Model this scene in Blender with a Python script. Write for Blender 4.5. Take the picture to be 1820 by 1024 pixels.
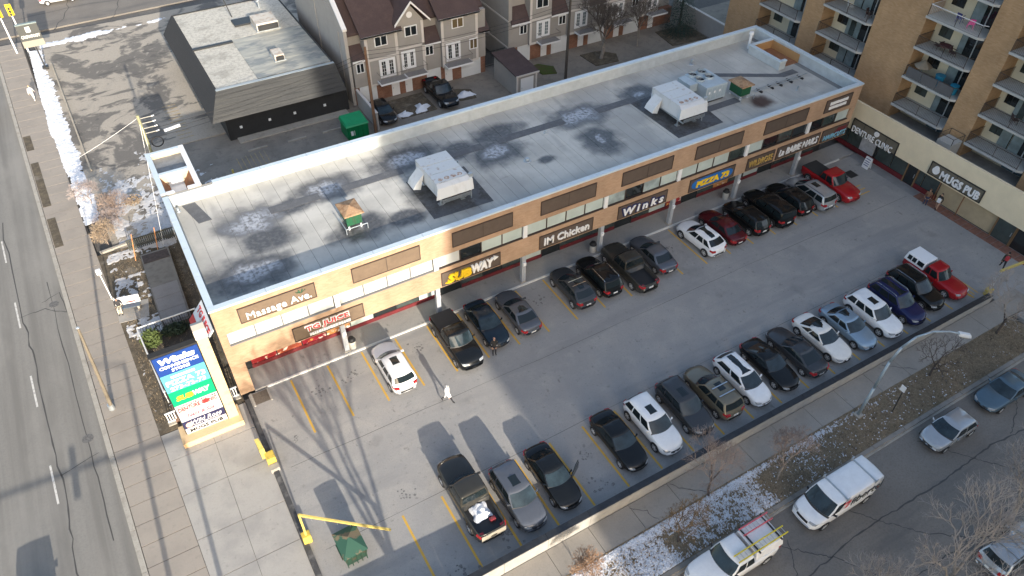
import bpy, bmesh, math, random
from math import sin, cos, tan, pi, radians, sqrt, atan2
from mathutils import Vector, Matrix, noise as mnoise

for o in list(bpy.data.objects): bpy.data.objects.remove(o)
SC = bpy.context.scene
COL = SC.collection
# ------------------------------------------------------------ camera
def cam_rows(yaw, pit, rol):
    f = Vector((sin(yaw)*cos(pit), cos(yaw)*cos(pit), -sin(pit)))
    r = Vector((cos(yaw), -sin(yaw), 0)); u = r.cross(f)
    return cos(rol)*r+sin(rol)*u, -sin(rol)*r+cos(rol)*u, f
cr, cu, cf = cam_rows(radians(30.8355), radians(43.6835), radians(.78878))
cd = bpy.data.cameras.new('camera'); cam = bpy.data.objects.new('camera', cd); COL.objects.link(cam)
cam.matrix_world = Matrix(((cr.x, cu.x, -cf.x, 0), (cr.y, cu.y, -cf.y, 0), (cr.z, cu.z, -cf.z, 41), (0, 0, 0, 1)))
cd.sensor_width = 36; cd.lens = 1320.64/1820*36; cd.clip_end = 3000; cd.clip_start = .5
SC.camera = cam
SC.render.resolution_x = 1024; SC.render.resolution_y = 576
# ------------------------------------------------------------ light
SUN_AZ, SUN_EL = radians(2.0), radians(17.6)
W = bpy.data.worlds.new('World'); SC.world = W; W.use_nodes = True
wn = W.node_tree.nodes; wl = W.node_tree.links
sky = wn.new('ShaderNodeTexSky'); sky.sky_type = 'NISHITA'; sky.sun_disc = False
sky.sun_elevation = SUN_EL; sky.sun_rotation = pi+SUN_AZ; sky.air_density = 1.0; sky.dust_density = 2.4; sky.ozone_density = .6
bg = wn['Background']; bg.inputs[1].default_value = .15
wl.new(sky.outputs[0], bg.inputs[0])
sl = bpy.data.lights.new('sun', 'SUN'); sl.energy = 3.7; sl.angle = radians(.55); sl.color = (1, .9, .76)
sun = bpy.data.objects.new('sun', sl); COL.objects.link(sun)
sun.rotation_euler = Vector((sin(SUN_AZ)*cos(SUN_EL), cos(SUN_AZ)*cos(SUN_EL), -sin(SUN_EL))).to_track_quat('-Z', 'Y').to_euler()
sun.location = (0, -60, 60)
SC.view_settings.view_transform = 'Standard'; SC.view_settings.look = 'None'
SC.view_settings.exposure = 1.2; SC.view_settings.gamma = 1; SC.view_settings.use_curve_mapping = False
SC.render.engine = 'CYCLES'

# ------------------------------------------------------------ lettering, made once while the scene is empty
def make_text(s, shear=0, bold=0.0, space=1.0):
    c = bpy.data.curves.new('txt', 'FONT'); c.body = s; c.shear = shear; c.offset = bold; c.space_character = space
    c.extrude = .06; c.resolution_u = 2
    o = bpy.data.objects.new('txt', c); COL.objects.link(o)
    me = bpy.data.meshes.new_from_object(o)
    bpy.data.objects.remove(o); bpy.data.curves.remove(c)
    xs = [v.co.x for v in me.vertices]; ys = [v.co.y for v in me.vertices]
    cx, cy = (min(xs)+max(xs))/2, (min(ys)+max(ys))/2; w = max(xs)-min(xs); h = max(ys)-min(ys)
    me['w'] = w; me['h'] = h
    for v in me.vertices: v.co.x = (v.co.x-cx)/w; v.co.y = (v.co.y-cy)/h
    return me

# ------------------------------------------------------------ materials
MATS = {}
def mat(name, col, rough=.8, metal=0., var=0., scale=1.2, bump=0., bscale=30., coat=0., spec=.5, emit=None, alpha=None, det=6):
    if name in MATS: return MATS[name]
    m = bpy.data.materials.new(name); m.use_nodes = True
    N = m.node_tree.nodes; L = m.node_tree.links; b = N['Principled BSDF']
    b.inputs['Roughness'].default_value = rough; b.inputs['Metallic'].default_value = metal
    b.inputs['Specular IOR Level'].default_value = spec
    b.inputs['Coat Weight'].default_value = coat; b.inputs['Coat Roughness'].default_value = .04
    b.inputs['Base Color'].default_value = (*col, 1)
    m.diffuse_color = (*col, 1)
    if var or bump:
        g = N.new('ShaderNodeNewGeometry')
    if var:
        n = N.new('ShaderNodeTexNoise'); n.inputs['Scale'].default_value = scale; n.inputs['Detail'].default_value = det; n.inputs['Roughness'].default_value = .65
        L.new(g.outputs['Position'], n.inputs['Vector'])
        r = N.new('ShaderNodeValToRGB'); r.color_ramp.elements[0].position = .3; r.color_ramp.elements[1].position = .7
        r.color_ramp.elements[0].color = (*[c*(1-var) for c in col], 1); r.color_ramp.elements[1].color = (*[min(1, c*(1+var)) for c in col], 1)
        L.new(n.outputs['Fac'], r.inputs[0]); L.new(r.outputs[0], b.inputs['Base Color'])
    if bump:
        n2 = N.new('ShaderNodeTexNoise'); n2.inputs['Scale'].default_value = bscale; n2.inputs['Detail'].default_value = 3
        L.new(g.outputs['Position'], n2.inputs['Vector'])
        bp = N.new('ShaderNodeBump'); bp.inputs['Strength'].default_value = bump; bp.inputs['Distance'].default_value = .02
        L.new(n2.outputs['Fac'], bp.inputs['Height']); L.new(bp.outputs[0], b.inputs['Normal'])
    MATS[name] = m
    return m

def layered(name, base, layers, rough=.9, bump=.3, bscale=25, spec=.3, distort=0):
    """base colour with noise layers [(scale, lo, hi, colour, amount, stretch)]"""
    if name in MATS: return MATS[name]
    m = bpy.data.materials.new(name); m.use_nodes = True
    N = m.node_tree.nodes; L = m.node_tree.links; b = N['Principled BSDF']
    b.inputs['Roughness'].default_value = rough; b.inputs['Specular IOR Level'].default_value = spec
    g = N.new('ShaderNodeNewGeometry'); cur = None
    for i, (sc, lo, hi, col, amt, st) in enumerate(layers):
        mp = N.new('ShaderNodeMapping'); mp.inputs['Scale'].default_value = st; mp.inputs['Location'].default_value = (i*7.3, i*3.1, i*1.7)
        L.new(g.outputs['Position'], mp.inputs[0])
        n = N.new('ShaderNodeTexNoise'); n.inputs['Scale'].default_value = sc; n.inputs['Detail'].default_value = 7; n.inputs['Roughness'].default_value = .6
        n.inputs['Distortion'].default_value = distort
        L.new(mp.outputs[0], n.inputs['Vector'])
        mr = N.new('ShaderNodeMapRange'); mr.interpolation_type = 'SMOOTHSTEP'
        mr.inputs['From Min'].default_value = lo; mr.inputs['From Max'].default_value = hi; mr.inputs['To Max'].default_value = amt
        L.new(n.outputs['Fac'], mr.inputs['Value'])
        mx = N.new('ShaderNodeMix'); mx.data_type = 'RGBA'
        L.new(mr.outputs[0], mx.inputs['Factor'])
        if cur is None: mx.inputs['A'].default_value = (*base, 1)
        else: L.new(cur, mx.inputs['A'])
        mx.inputs['B'].default_value = (*col, 1)
        cur = mx.outputs['Result']
    L.new(cur, b.inputs['Base Color'])
    if bump:
        n2 = N.new('ShaderNodeTexNoise'); n2.inputs['Scale'].default_value = bscale; n2.inputs['Detail'].default_value = 4
        L.new(g.outputs['Position'], n2.inputs['Vector'])
        bp = N.new('ShaderNodeBump'); bp.inputs['Strength'].default_value = bump; bp.inputs['Distance'].default_value = .02
        L.new(n2.outputs['Fac'], bp.inputs['Height']); L.new(bp.outputs[0], b.inputs['Normal'])
    MATS[name] = m
    return m

def brick_mat(name, c1, c2, mortar, axis='x', bw=.3, bh=.085, var=.25):
    m = bpy.data.materials.new(name); m.use_nodes = True; MATS[name] = m
    N = m.node_tree.nodes; L = m.node_tree.links; b = N['Principled BSDF']; b.inputs['Roughness'].default_value = .9; b.inputs['Specular IOR Level'].default_value = .25
    g = N.new('ShaderNodeNewGeometry'); s = N.new('ShaderNodeSeparateXYZ'); c = N.new('ShaderNodeCombineXYZ')
    L.new(g.outputs['Position'], s.inputs[0])
    a = N.new('ShaderNodeMath'); a.operation = 'ADD'; L.new(s.outputs[0], a.inputs[0]); L.new(s.outputs[1], a.inputs[1])
    L.new(a.outputs[0], c.inputs[0]); L.new(s.outputs[2], c.inputs[1])
    t = N.new('ShaderNodeTexBrick'); t.inputs['Scale'].default_value = 1; t.inputs['Brick Width'].default_value = bw; t.inputs['Row Height'].default_value = bh
    t.inputs['Mortar Size'].default_value = .008; t.inputs['Color1'].default_value = (*c1, 1); t.inputs['Color2'].default_value = (*c2, 1); t.inputs['Mortar'].default_value = (*mortar, 1)
    L.new(c.outputs[0], t.inputs['Vector'])
    n = N.new('ShaderNodeTexNoise'); n.inputs['Scale'].default_value = .9; n.inputs['Detail'].default_value = 5
    mp = N.new('ShaderNodeMapping'); mp.inputs['Scale'].default_value = (1, 1, .6); L.new(g.outputs['Position'], mp.inputs[0]); L.new(mp.outputs[0], n.inputs['Vector'])
    mr = N.new('ShaderNodeMapRange'); mr.inputs['From Min'].default_value = .3; mr.inputs['From Max'].default_value = .7; mr.inputs['To Min'].default_value = 1-var; mr.inputs['To Max'].default_value = 1+var*.5
    L.new(n.outputs['Fac'], mr.inputs['Value'])
    mx = N.new('ShaderNodeMix'); mx.data_type = 'RGBA'; mx.blend_type = 'MULTIPLY'; mx.inputs['Factor'].default_value = 1
    L.new(t.outputs['Color'], mx.inputs['A']); L.new(mr.outputs[0], mx.inputs['B']); L.new(mx.outputs['Result'], b.inputs['Base Color'])
    return m

def paint(name, col, rough=.22, metal=.0, coat=1.0):
    return mat('paint_'+name, col, rough=rough, metal=metal, coat=coat*.4, var=.06, scale=2.5, spec=.2)

# ------------------------------------------------------------ mesh building
class MB:
    def __init__(s): s.v = []; s.f = []; s.mi = []; s.cm = 0
    def add(s, vs, fs):
        n = len(s.v); s.v += [tuple(v) for v in vs]; s.f += [tuple(i+n for i in f) for f in fs]; s.mi += [s.cm]*len(fs); return s
    def box(s, x0, x1, y0, y1, z0, z1):
        return s.add([(x0,y0,z0),(x1,y0,z0),(x1,y1,z0),(x0,y1,z0),(x0,y0,z1),(x1,y0,z1),(x1,y1,z1),(x0,y1,z1)],
                     [(3,2,1,0),(4,5,6,7),(0,1,5,4),(1,2,6,5),(2,3,7,6),(3,0,4,7)])
    def hexa(s, b, t): # 4 bottom + 4 top verts
        return s.add(list(b)+list(t), [(3,2,1,0),(4,5,6,7),(0,1,5,4),(1,2,6,5),(2,3,7,6),(3,0,4,7)])
    def prism(s, pts, z0, z1):
        n = len(pts)
        return s.add([(x,y,z0) for x,y in pts]+[(x,y,z1) for x,y in pts],
                     [tuple(range(n-1,-1,-1)), tuple(range(n,2*n))]+[(i,(i+1)%n,n+(i+1)%n,n+i) for i in range(n)])
    def prism_y(s, pts, y0, y1): # pts (x,z), extruded along y
        n = len(pts)
        return s.add([(x,y0,z) for x,z in pts]+[(x,y1,z) for x,z in pts],
                     [tuple(range(n)), tuple(range(2*n-1,n-1,-1))]+[(i,n+i,n+(i+1)%n,(i+1)%n) for i in range(n)])
    def prism_x(s, pts, x0, x1): # pts (y,z)
        n = len(pts)
        return s.add([(x0,y,z) for y,z in pts]+[(x1,y,z) for y,z in pts],
                     [tuple(range(n-1,-1,-1)), tuple(range(n,2*n))]+[(i,(i+1)%n,n+(i+1)%n,n+i) for i in range(n)])
    def tube(s, p0, p1, r0, r1=None, n=8, caps=True):
        p0 = Vector(p0); p1 = Vector(p1); r1 = r0 if r1 is None else r1
        d = (p1-p0); d = d.normalized() if d.length > 1e-9 else Vector((0,0,1))
        a = d.orthogonal().normalized(); b = d.cross(a)
        vs = [p0+r0*(cos(2*pi*i/n)*a+sin(2*pi*i/n)*b) for i in range(n)]+[p1+r1*(cos(2*pi*i/n)*a+sin(2*pi*i/n)*b) for i in range(n)]
        fs = [(i,(i+1)%n,n+(i+1)%n,n+i) for i in range(n)]
        if caps: fs += [tuple(range(n-1,-1,-1)), tuple(range(n,2*n))]
        return s.add(vs, fs)
    def path(s, pts, r, n=6):
        rs = r if isinstance(r, (list, tuple)) else [r]*len(pts)
        for i in range(len(pts)-1): s.tube(pts[i], pts[i+1], rs[i], rs[i+1], n)
        return s
    def quad(s, a, b, c, d): return s.add([a,b,c,d], [(0,1,2,3)])
    def mesh(s, name, smooth=False):
        me = bpy.data.meshes.new(name); me.from_pydata(s.v, [], s.f); me.update()
        if any(s.mi): me.polygons.foreach_set('material_index', s.mi)
        if smooth: me.polygons.foreach_set('use_smooth', [True]*len(me.polygons))
        return me
    def build(s, name, m, parent=None, smooth=False, world=True, bevel=0, **kw):
        o = ob(name, s.mesh(name, smooth), m, parent, world, **kw)
        if bevel:
            md = o.modifiers.new('bevel', 'BEVEL'); md.width = bevel; md.segments = 2; md.limit_method = 'ANGLE'; md.harden_normals = False
        return o

def ob(name, me, m=None, parent=None, world=True, loc=None, rz=0, label=None, cat=None, group=None, kind=None):
    o = bpy.data.objects.new(name, me); COL.objects.link(o)
    if m is not None and me is not None and not len(me.materials):
        for k in (m if isinstance(m, (list, tuple)) else [m]): me.materials.append(k)
    if loc is not None: o.location = loc; o.rotation_euler = (0,0,rz)
    if parent is not None:
        o.parent = parent
        if world: # mesh given in world coordinates: undo the parents' offsets
            t = Vector((0,0,0)); p = parent
            while p is not None: t += Vector(p.location)+p.matrix_parent_inverse.to_translation(); p = p.parent
            o.matrix_parent_inverse = Matrix.Translation(-t)
    if label: o['label'] = label
    if cat: o['category'] = cat
    if group: o['group'] = group
    if kind: o['kind'] = kind
    return o
def thing(name, loc, label, cat, group=None, rz=0):
    return ob(name, None, loc=loc, rz=rz, label=label, cat=cat, group=group)
def struct(name, mb, m, **kw): return mb.build(name, m, kind='structure', **kw)
def B(x0,x1,y0,y1,z0,z1): return MB().box(x0,x1,y0,y1,z0,z1)
def text_on(s, m, parent, centre, right, up, w, h, depth=.08, name='lettering', shear=0, bold=0.0, world=True, label=None):
    """lettering standing proud of a face; right and up are the face's axes"""
    me = make_text(s, shear, bold)
    r = Vector(right).normalized(); u = Vector(up).normalized(); n = r.cross(u); c = Vector(centre)
    for v in me.vertices:
        v.co = c+r*(v.co.x*w)+u*(v.co.y*h)+n*(v.co.z/.06*depth*.5+depth*.5)
    me.update()
    return ob(name, me, m, parent, world, label=label)
# ------------------------------------------------------------ shared materials
asph = layered('asphalt_old', (.105,.1,.095), [(.25,.35,.7,(.15,.142,.13),.8,(1,1,1)), (6,.4,.75,(.06,.058,.055),.5,(1,1,1)), (1.2,.55,.75,(.07,.068,.064),.6,(1,1,1))])
asph_lane = layered('asphalt_avenue', (.215,.208,.192), [(.5,.38,.65,(.15,.145,.134),.8,(2.2,.05,1)), (8,.4,.75,(.15,.145,.138),.45,(1,1,1)), (.3,.45,.7,(.26,.25,.23),.6,(1,.3,1))])
asph_st = layered('asphalt_side_street', (.175,.16,.143), [(.3,.35,.7,(.21,.193,.172),.8,(1,1,1)), (9,.4,.75,(.11,.1,.09),.5,(1,1,1)), (.35,.5,.7,(.12,.115,.11),.7,(.3,1.6,1))])
conc_lot = layered('lot_concrete', (.315,.305,.29), [(.16,.38,.68,(.25,.25,.248),.85,(1,1,1)), (.7,.45,.72,(.36,.345,.32),.6,(1,1,1)), (1.8,.62,.74,(.14,.135,.13),.75,(1,.7,1)), (14,.4,.8,(.21,.205,.2),.5,(1,1,1)), (.33,.58,.72,(.19,.187,.183),.6,(1,1,1)), (.5,.52,.66,(.22,.22,.22),.5,(.16,1.2,1)), (3.5,.62,.7,(.17,.165,.16),.6,(1,1,1))], rough=.85)
conc_walk = layered('walk_concrete', (.31,.277,.24), [(.5,.4,.7,(.26,.235,.207),.8,(1,1,1)), (3,.55,.75,(.2,.185,.165),.5,(1,1,1)), (16,.4,.8,(.24,.22,.195),.4,(1,1,1))])
conc_apron = layered('apron_concrete', (.36,.345,.32), [(.5,.4,.7,(.27,.262,.25),.8,(1,1,1)), (3,.58,.75,(.2,.19,.18),.5,(1,1,1)), (16,.4,.8,(.26,.25,.24),.4,(1,1,1))])
conc_alley = layered('alley_concrete', (.25,.222,.188), [(.4,.4,.7,(.17,.152,.132),.8,(1,1,1)), (2,.5,.75,(.1,.09,.08),.5,(1,1,1)), (14,.4,.8,(.13,.12,.105),.4,(1,1,1))])
kerbm = layered('kerb_concrete', (.36,.34,.3), [(1.5,.45,.7,(.25,.23,.2),.7,(1,1,1)), (12,.45,.75,(.22,.2,.18),.5,(1,1,1))])
dirt = layered('dirt_and_leaves', (.09,.075,.055), [(1.5,.4,.65,(.16,.13,.09),.8,(1,1,1)), (7,.45,.7,(.05,.042,.033),.7,(1,1,1)), (.8,.55,.7,(.22,.2,.17),.6,(1,1,1))], bump=.8)
grassm = layered('winter_turf', (.2,.16,.105), [(1.2,.4,.65,(.12,.094,.064),.8,(1,1,1)), (9,.4,.7,(.26,.21,.15),.8,(1,1,1)), (4,.52,.66,(.08,.06,.042),.8,(1,1,1)), (.5,.58,.7,(.09,.088,.05),.5,(1,1,1))], bump=1)
snowm = mat('snow', (.66,.68,.72), rough=.7, var=.08, scale=6, bump=.6, bscale=12)
snow_dirty = layered('dirty_snow', (.52,.525,.54), [(2,.45,.7,(.42,.41,.4),.7,(1,1,1)), (9,.5,.75,(.3,.29,.28),.6,(1,1,1))])
yel = layered('yellow_road_paint', (.56,.34,.06), [(5,.56,.74,(.36,.29,.18),.9,(1,1,1)), (1.2,.5,.7,(.46,.31,.1),.6,(1,1,1))])
worn = layered('worn_yellow_paint', (.36,.27,.13), [(4,.42,.6,(.24,.215,.18),.95,(1,1,1))])
whitep = layered('white_road_paint', (.55,.54,.51), [(5,.45,.68,(.32,.31,.3),.85,(1,1,1))])
tar = mat('tar_sealant', (.06,.058,.056), rough=.8)
steel = mat('galvanised_steel', (.42,.46,.49), rough=.45, metal=.6, var=.12, scale=4)
whitem = mat('white_enamel', (.72,.73,.74), rough=.4, var=.07, scale=3)
darkm = mat('black_metal', (.02,.021,.023), rough=.5, var=.2, scale=4)
glass_dark = mat('dark_glass', (.014,.018,.02), rough=.06, spec=.8, var=.3, scale=.7)
glass_green = mat('green_tinted_glass', (.045,.06,.058), rough=.07, spec=.8, var=.4, scale=.9)
rubber = mat('rubber', (.018,.018,.019), rough=.85, var=.2, scale=9)
redm = mat('dark_red_panel', (.13,.016,.02), rough=.55, var=.2, scale=3)

rnd = random.Random(7)
# ------------------------------------------------------------ ground
struct('ground', B(-400,500,-300,700,-.6,-.32), asph)
AV = tan(radians(-2.1)) # the avenue runs 2.1 degrees off the building's axis
def avx(x, y): return x+AV*(y-26.84)
def av_strip(x0, x1, y0, y1, z0, z1):
    return MB().prism([(avx(x0,y0),y0),(avx(x1,y0),y0),(avx(x1,y1),y1),(avx(x0,y1),y1)], z0, z1)
struct('avenue', av_strip(-32,-8.03,-30,104,-.3,-.12), asph_lane)
av = bpy.data.objects['avenue']
for k in range(-3,16): # painted lane dashes
    y = 34.2-8.65*5+k*8.65+.0
    if 18 < y < 102: av_strip(-11.33-.06,-11.33+.06,y,y+3.2,-.117,-.113).build('lane_marking', whitep, av)
av_strip(-15.35,-15.2,-20,103,-.117,-.113).build('centre_line', yel, av)
def crack(pts, w, z, parent, n=6, seed=1, jag=.12):
    r = random.Random(seed); P = []
    for i in range(len(pts)-1):
        a, b = Vector(pts[i]), Vector(pts[i+1])
        for k in range(n): P.append(a.lerp(b, k/n)+Vector((r.uniform(-jag,jag), r.uniform(-jag,jag))))
    P.append(Vector(pts[-1])); mb = MB()
    L = []
    for i,p in enumerate(P):
        d = (P[min(i+1,len(P)-1)]-P[max(i-1,0)]).normalized(); nn = Vector((-d.y,d.x)); ww = w*r.uniform(.5,1.3)
        L.append(((p+nn*ww).to_tuple(), (p-nn*ww).to_tuple()))
    vs = [(*a,z) for l in L for a in l]
    mb.add(vs, [(2*i,2*i+1,2*i+3,2*i+2) for i in range(len(L)-1)])
    o = mb.build('sealed_crack', tar, parent); return o
crack([(-12.5,66),(-12.0,52),(-11.6,48),(-11.5,40),(-11.1,34),(-11.3,30),(-10.6,24)], .045, -.114, av, seed=2)
crack([(-9.9,56),(-9.6,44),(-9.3,36),(-9.1,30)], .03, -.114, av, seed=3, jag=.07)
crack([(-11.2,36.3),(-8.9,36.9)], .03, -.114, av, 4, 4, .05)
crack([(-12.2,52.6),(-10.5,52.8),(-9.0,51.6)], .035, -.114, av, 4, 5)
crack([(-10.6,53.6),(-9.2,54.2),(-9.0,51.6)], .03, -.114, av, 4, 6, .08)
for (x,y) in ((-9.75,53.0),(-9.35,38.4)): # manholes
    MB().tube((x,y,-.119),(x,y,-.111),.36,n=20).build('manhole_cover', layered('iron_cover',(.1,.1,.1),[(8,.4,.6,(.16,.155,.15),.8,(1,1,1))]), av)
struct('cross_street', MB().prism([(-60,104),(60,108),(60,124),(-60,120)], -.3, -.12), asph_st)
cs = bpy.data.objects['cross_street']
crack([(-12,110),(0,111.5),(10,110),(22,112)], .05, -.114, cs, seed=12, jag=.25)
crack([(-4,104.8),(-2,110),(0,118)], .05, -.114, cs, seed=13, jag=.3); crack([(3,105),(5,112),(4,119)], .05, -.114, cs, seed=14, jag=.3)
# sidewalk along the avenue: bed, kerb, slabs one by one
joint_m = mat('joint_dirt', (.07,.06,.05), rough=.95)
struct('avenue_sidewalk', av_strip(-7.7,-4.85,10,103,-.3,-.03), joint_m)
sw = bpy.data.objects['avenue_sidewalk']
y = 15.0
while y < 102:
    x1 = -4.85 if y < 60 else -5.0
    l = 1.52
    dz = rnd.uniform(-.006,.006)
    MB().prism([(avx(-7.68,y),y),(avx(x1,y),y),(avx(x1,y+l-.045),y+l-.045),(avx(-7.68,y+l-.045),y+l-.045)], -.03, .012+dz).build('paving_slab', conc_walk, sw)
    y += l
y = 12.0
while y < 102:
    av_strip(-8.03,-7.72,y,y+2.97,-.3,.02).build('kerb_stone', kerbm, sw); y += 3.0
# planted strip beside the avenue kerb (bare soil pockets)
for (a,b) in ((66.5,74.5),(77,80),(60,64.5)):
    av_strip(-7.62,-6.95,a,b,.0,.022).build('soil_pocket', dirt, sw)
# concrete apron in front of the pylon, slab by slab
struct('apron', B(-5.25,.42,10,36.2,-.3,-.035), joint_m); ap = bpy.data.objects['apron']
for i,(x0,x1) in enumerate(((-4.78,-2.2),(-2.18,.4))):
    y = 12.0
    while y < 36:
        l = 2.9+(.5 if int(y)%2 else 0)
        e = min(y+l-.04,36.1); xa, xb = (avx(-4.85,y)+.03,avx(-4.85,e)+.03) if i == 0 else (x0,x0)
        MB().prism([(xa,y),(x1,y),(x1,e),(xb,e)],-.035,.012+rnd.uniform(-.004,.004)).build('concrete_slab', conc_apron, ap); y += l
# parking lot
struct('parking_lot', B(.75,61.6,17.1,36.62,-.3,0), conc_lot); lot = bpy.data.objects['parking_lot']
struct('lot_entrance', B(54.6,70,11.4,17.1,-.3,-.004), conc_lot)
def stall(x, y0, y1):
    MB().prism([(x-.07,y0),(x+.07,y0),(x+.07,y1),(x-.07,y1)], .001, .0045).build('stall_line', yel, lot)
FX = [3.72,6.42,9.02,11.68,14.3]+[14.3+2.585*k for k in range(1,16)]
for x in FX: stall(x, 31.35, 36.45)
NX = [6.22+2.618*k for k in range(19)]
for x in NX: stall(x, 17.7, 22.95)
for (x,y) in ((53.2,18.6),(53.2,19.1)): pass
for k in range(3): B(53.2+.9*k*.5,53.3+.9*k*.5,17.9,19.6,.001,.0045).build('hatch_line', yel, lot)
for k in range(3): B(56.3,57.6,31.6+.55*k,31.7+.55*k,.001,.0045).build('hatch_line', yel, lot)
# oil spots under the stalls
oil = layered('oil_stain', (.13,.127,.123), [(9,.42,.6,(.22,.215,.21),.9,(1,1,1))])
for i,(x,y,s) in enumerate(((5.2,34.6,.5),(7.6,34.7,.5),(12.8,34.9,.5),(11.2,18.6,.7),(18.0,18.8,.6),(18.2,21,.4),(23,34.6,.5),(36,34.5,.5),(7.6,18.2,.6),(6.9,24.2,.5),(2.4,31.5,.3))):
    r = random.Random(i); mb = MB()
    for k in range(16):
        cx, cy, q = x+r.gauss(0,s*.6), y+r.gauss(0,s*.5), s*r.uniform(.05,.22)
        mb.add([(cx+q*cos(t*.7)*r.uniform(.6,1.2), cy+q*sin(t*.7)*r.uniform(.6,1.2), .0012+.0004*k) for t in range(9)], [tuple(range(9))])
    mb.build('oil_spot', oil, lot)
crack([(1.5,29.6),(20,29.4),(40,29.55),(60,29.4)], .012, .002, lot, 8, 31, .03)
crack([(1.5,23.2),(20,23.3),(52,23.2)], .012, .002, lot, 8, 32, .03)
# kerb along the left of the lot
struct('lot_edge_kerb', MB().prism([(.42,36.2),(.75,36.2),(.75,17.1),(.42,17.1)], -.3, .12), layered('blackened_kerb',(.06,.06,.062),[(1.5,.45,.65,(.16,.155,.15),.8,(1,1,1))]))
# walkway under the arcade
struct('arcade_walkway', B(1.3,61.2,36.76,38.82,-.3,.1), conc_lot); wk = bpy.data.objects['arcade_walkway']
x = 2.1
while x < 58: B(x,x+2.97,36.62,36.76,-.3,.115).build('kerb_stone', mat('kerb_white',(.62,.61,.58),rough=.8,var=.15,scale=2), wk); x += 3
drain = mat('drain_grate', (.12,.1,.08), rough=.8, var=.3, scale=8)
d = struct('loading_recess', B(1.0,2.0,35.5,36.55,.001,.005), drain)
for x in (.86,2.02): B(x,x+.12,35.4,36.6,0,.1).build('kerb_stone', kerbm, d)
struct('floor_mat', B(57.7,58.7,33.9,34.9,.001,.02), darkm)
# low wall between the lot and the street
wall = thing('boundary_wall', (30,16.9,0), 'low pale concrete wall with black coping along the street side of the lot', 'wall')
wx = [.9+2.95*k for k in range(19)]
def wh(x): return 1.22-.5*(x-9)/45
for a,b in zip(wx[:-1], wx[1:]):
    b -= .02
    MB().hexa([(a,16.74,-.3),(b,16.74,-.3),(b,17.06,-.3),(a,17.06,-.3)], [(a,16.74,wh(a)-.06),(b,16.74,wh(b)-.06),(b,17.06,wh(b)-.06),(a,17.06,wh(a)-.06)]).build('concrete_panel', mat('wall_concrete',(.31,.302,.285),rough=.85,var=.14,scale=2), wall)
    MB().hexa([(a,16.76,wh(a)-.06),(b,16.76,wh(b)-.06),(b,17.16,wh(b)-.06),(a,17.16,wh(a)-.06)], [(a,16.76,wh(a)),(b,16.76,wh(b)),(b,17.16,wh(b)),(a,17.16,wh(a))]).build('coping', mat('black_coping',(.022,.024,.028),rough=.45,var=.4,scale=3), wall)
# street-side sidewalk, boulevard, kerb, street
struct('street_sidewalk', B(-4,70,14.86,16.72,-.3,-.03), joint_m); ss = bpy.data.objects['street_sidewalk']
for k in range(19):
    x = .6+2.98*k
    B(x,x+2.95,14.88,16.7,-.03,.01+rnd.uniform(-.005,.005)).build('paving_slab', layered('street_slab',(.3,.275,.242),[(.5,.4,.7,(.25,.23,.203),.8,(1,1,1)),(3,.55,.75,(.19,.175,.155),.5,(1,1,1)),(16,.4,.8,(.18,.165,.15),.4,(1,1,1))]), ss)
crack([(23.3,15),(22.2,15.8),(21.6,16.6)], .02, .019, ss, 5, 41, .08); crack([(23.5,15),(24.3,15.9),(25.2,16.6)], .02, .019, ss, 5, 42, .08); crack([(43.2,15),(42,15.9),(41.2,16.6)], .02, .019, ss, 5, 43, .08)
crack([(19.5,14.95),(19.2,15.8),(18.4,16.5)], .018, .019, ss, 5, 44, .08)
struct('boulevard', B(-4,54,12.15,14.88,-.3,0), grassm)
x = -4
bk = struct('street_kerb', B(-4,54,11.72,11.9,-.3,-.08), kerbm)
while x < 54: B(x,x+2.96,11.88,12.16,-.3,.03).build('kerb_stone', layered('kerb_weathered',(.24,.22,.195),[(1.5,.45,.7,(.16,.148,.13),.7,(1,1,1))]), bk); x += 3
struct('side_street', B(-8,140,-6,11.75,-.3,-.12), asph_st); st = bpy.data.objects['side_street']
for i,c in enumerate((((18.5,7.6),(24,7.9),(30,8.35),(36,8.15),(42,8.3),(48,7.7)), ((23.2,11.6),(25.2,9.6),(27,7.9),(28.6,5.5)), ((29.2,11),(31,8.4),(33,6.2),(35.6,4.4)), ((21,7.8),(21.9,6),(22.4,3)), ((24,4.6),(30,4.9),(36,4.6),(41,5)), ((38,11),(40,8.3),(42,6)), ((25.4,10.2),(24,8),(22.2,6.6)), ((44,8.2),(46.5,9.4),(48,10.6)))):
    crack(c, .028 if i else .045, -.114, st, 16, 60+i, .07)
# back alley, yards
struct('alley', B(3.3,110,50.7,70.8,-.3,0), conc_alley)
struct('north_lot', MB().prism([(-4.6,57.2),(3.4,57.2),(3.4,71),(26,71),(26,104),(-6.6,104)], -.3, -.002), layered('patched_asphalt', (.36,.325,.275), [(.17,.49,.55,(.1,.096,.092),.85,(1,1,1)), (1.1,.55,.68,(.36,.33,.285),.7,(1,1,1)), (7,.4,.75,(.19,.175,.155),.5,(1,1,1)), (.5,.56,.62,(.1,.095,.09),.8,(.6,1.4,1))], distort=.6))
struct('side_yard', MB().prism([(-5.2,36.2),(.4,36.2),(.4,50.8),(.4,57.2),(-6.2,57.2)], -.3, .0), dirt)
nl = bpy.data.objects['north_lot']
for k in range(11): # hatched stall beside the black building
    av_strip(5.6,7.0,72+k*.72,72.12+k*.72,.001,.005).build('hatch_line', worn, nl)
for k in range(7): B(7.9+.45*k,7.98+.45*k,63.5,65.9,.003,.007).build('hatch_line', worn, bpy.data.objects['alley'])
for (x,y) in ((9.3,66.4),(13.2,66.1),(16.8,66.0)): B(x,x+1.9,y,y+.14,0,.13).build('wheel_stop', kerbm, bpy.data.objects['alley'])

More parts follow.
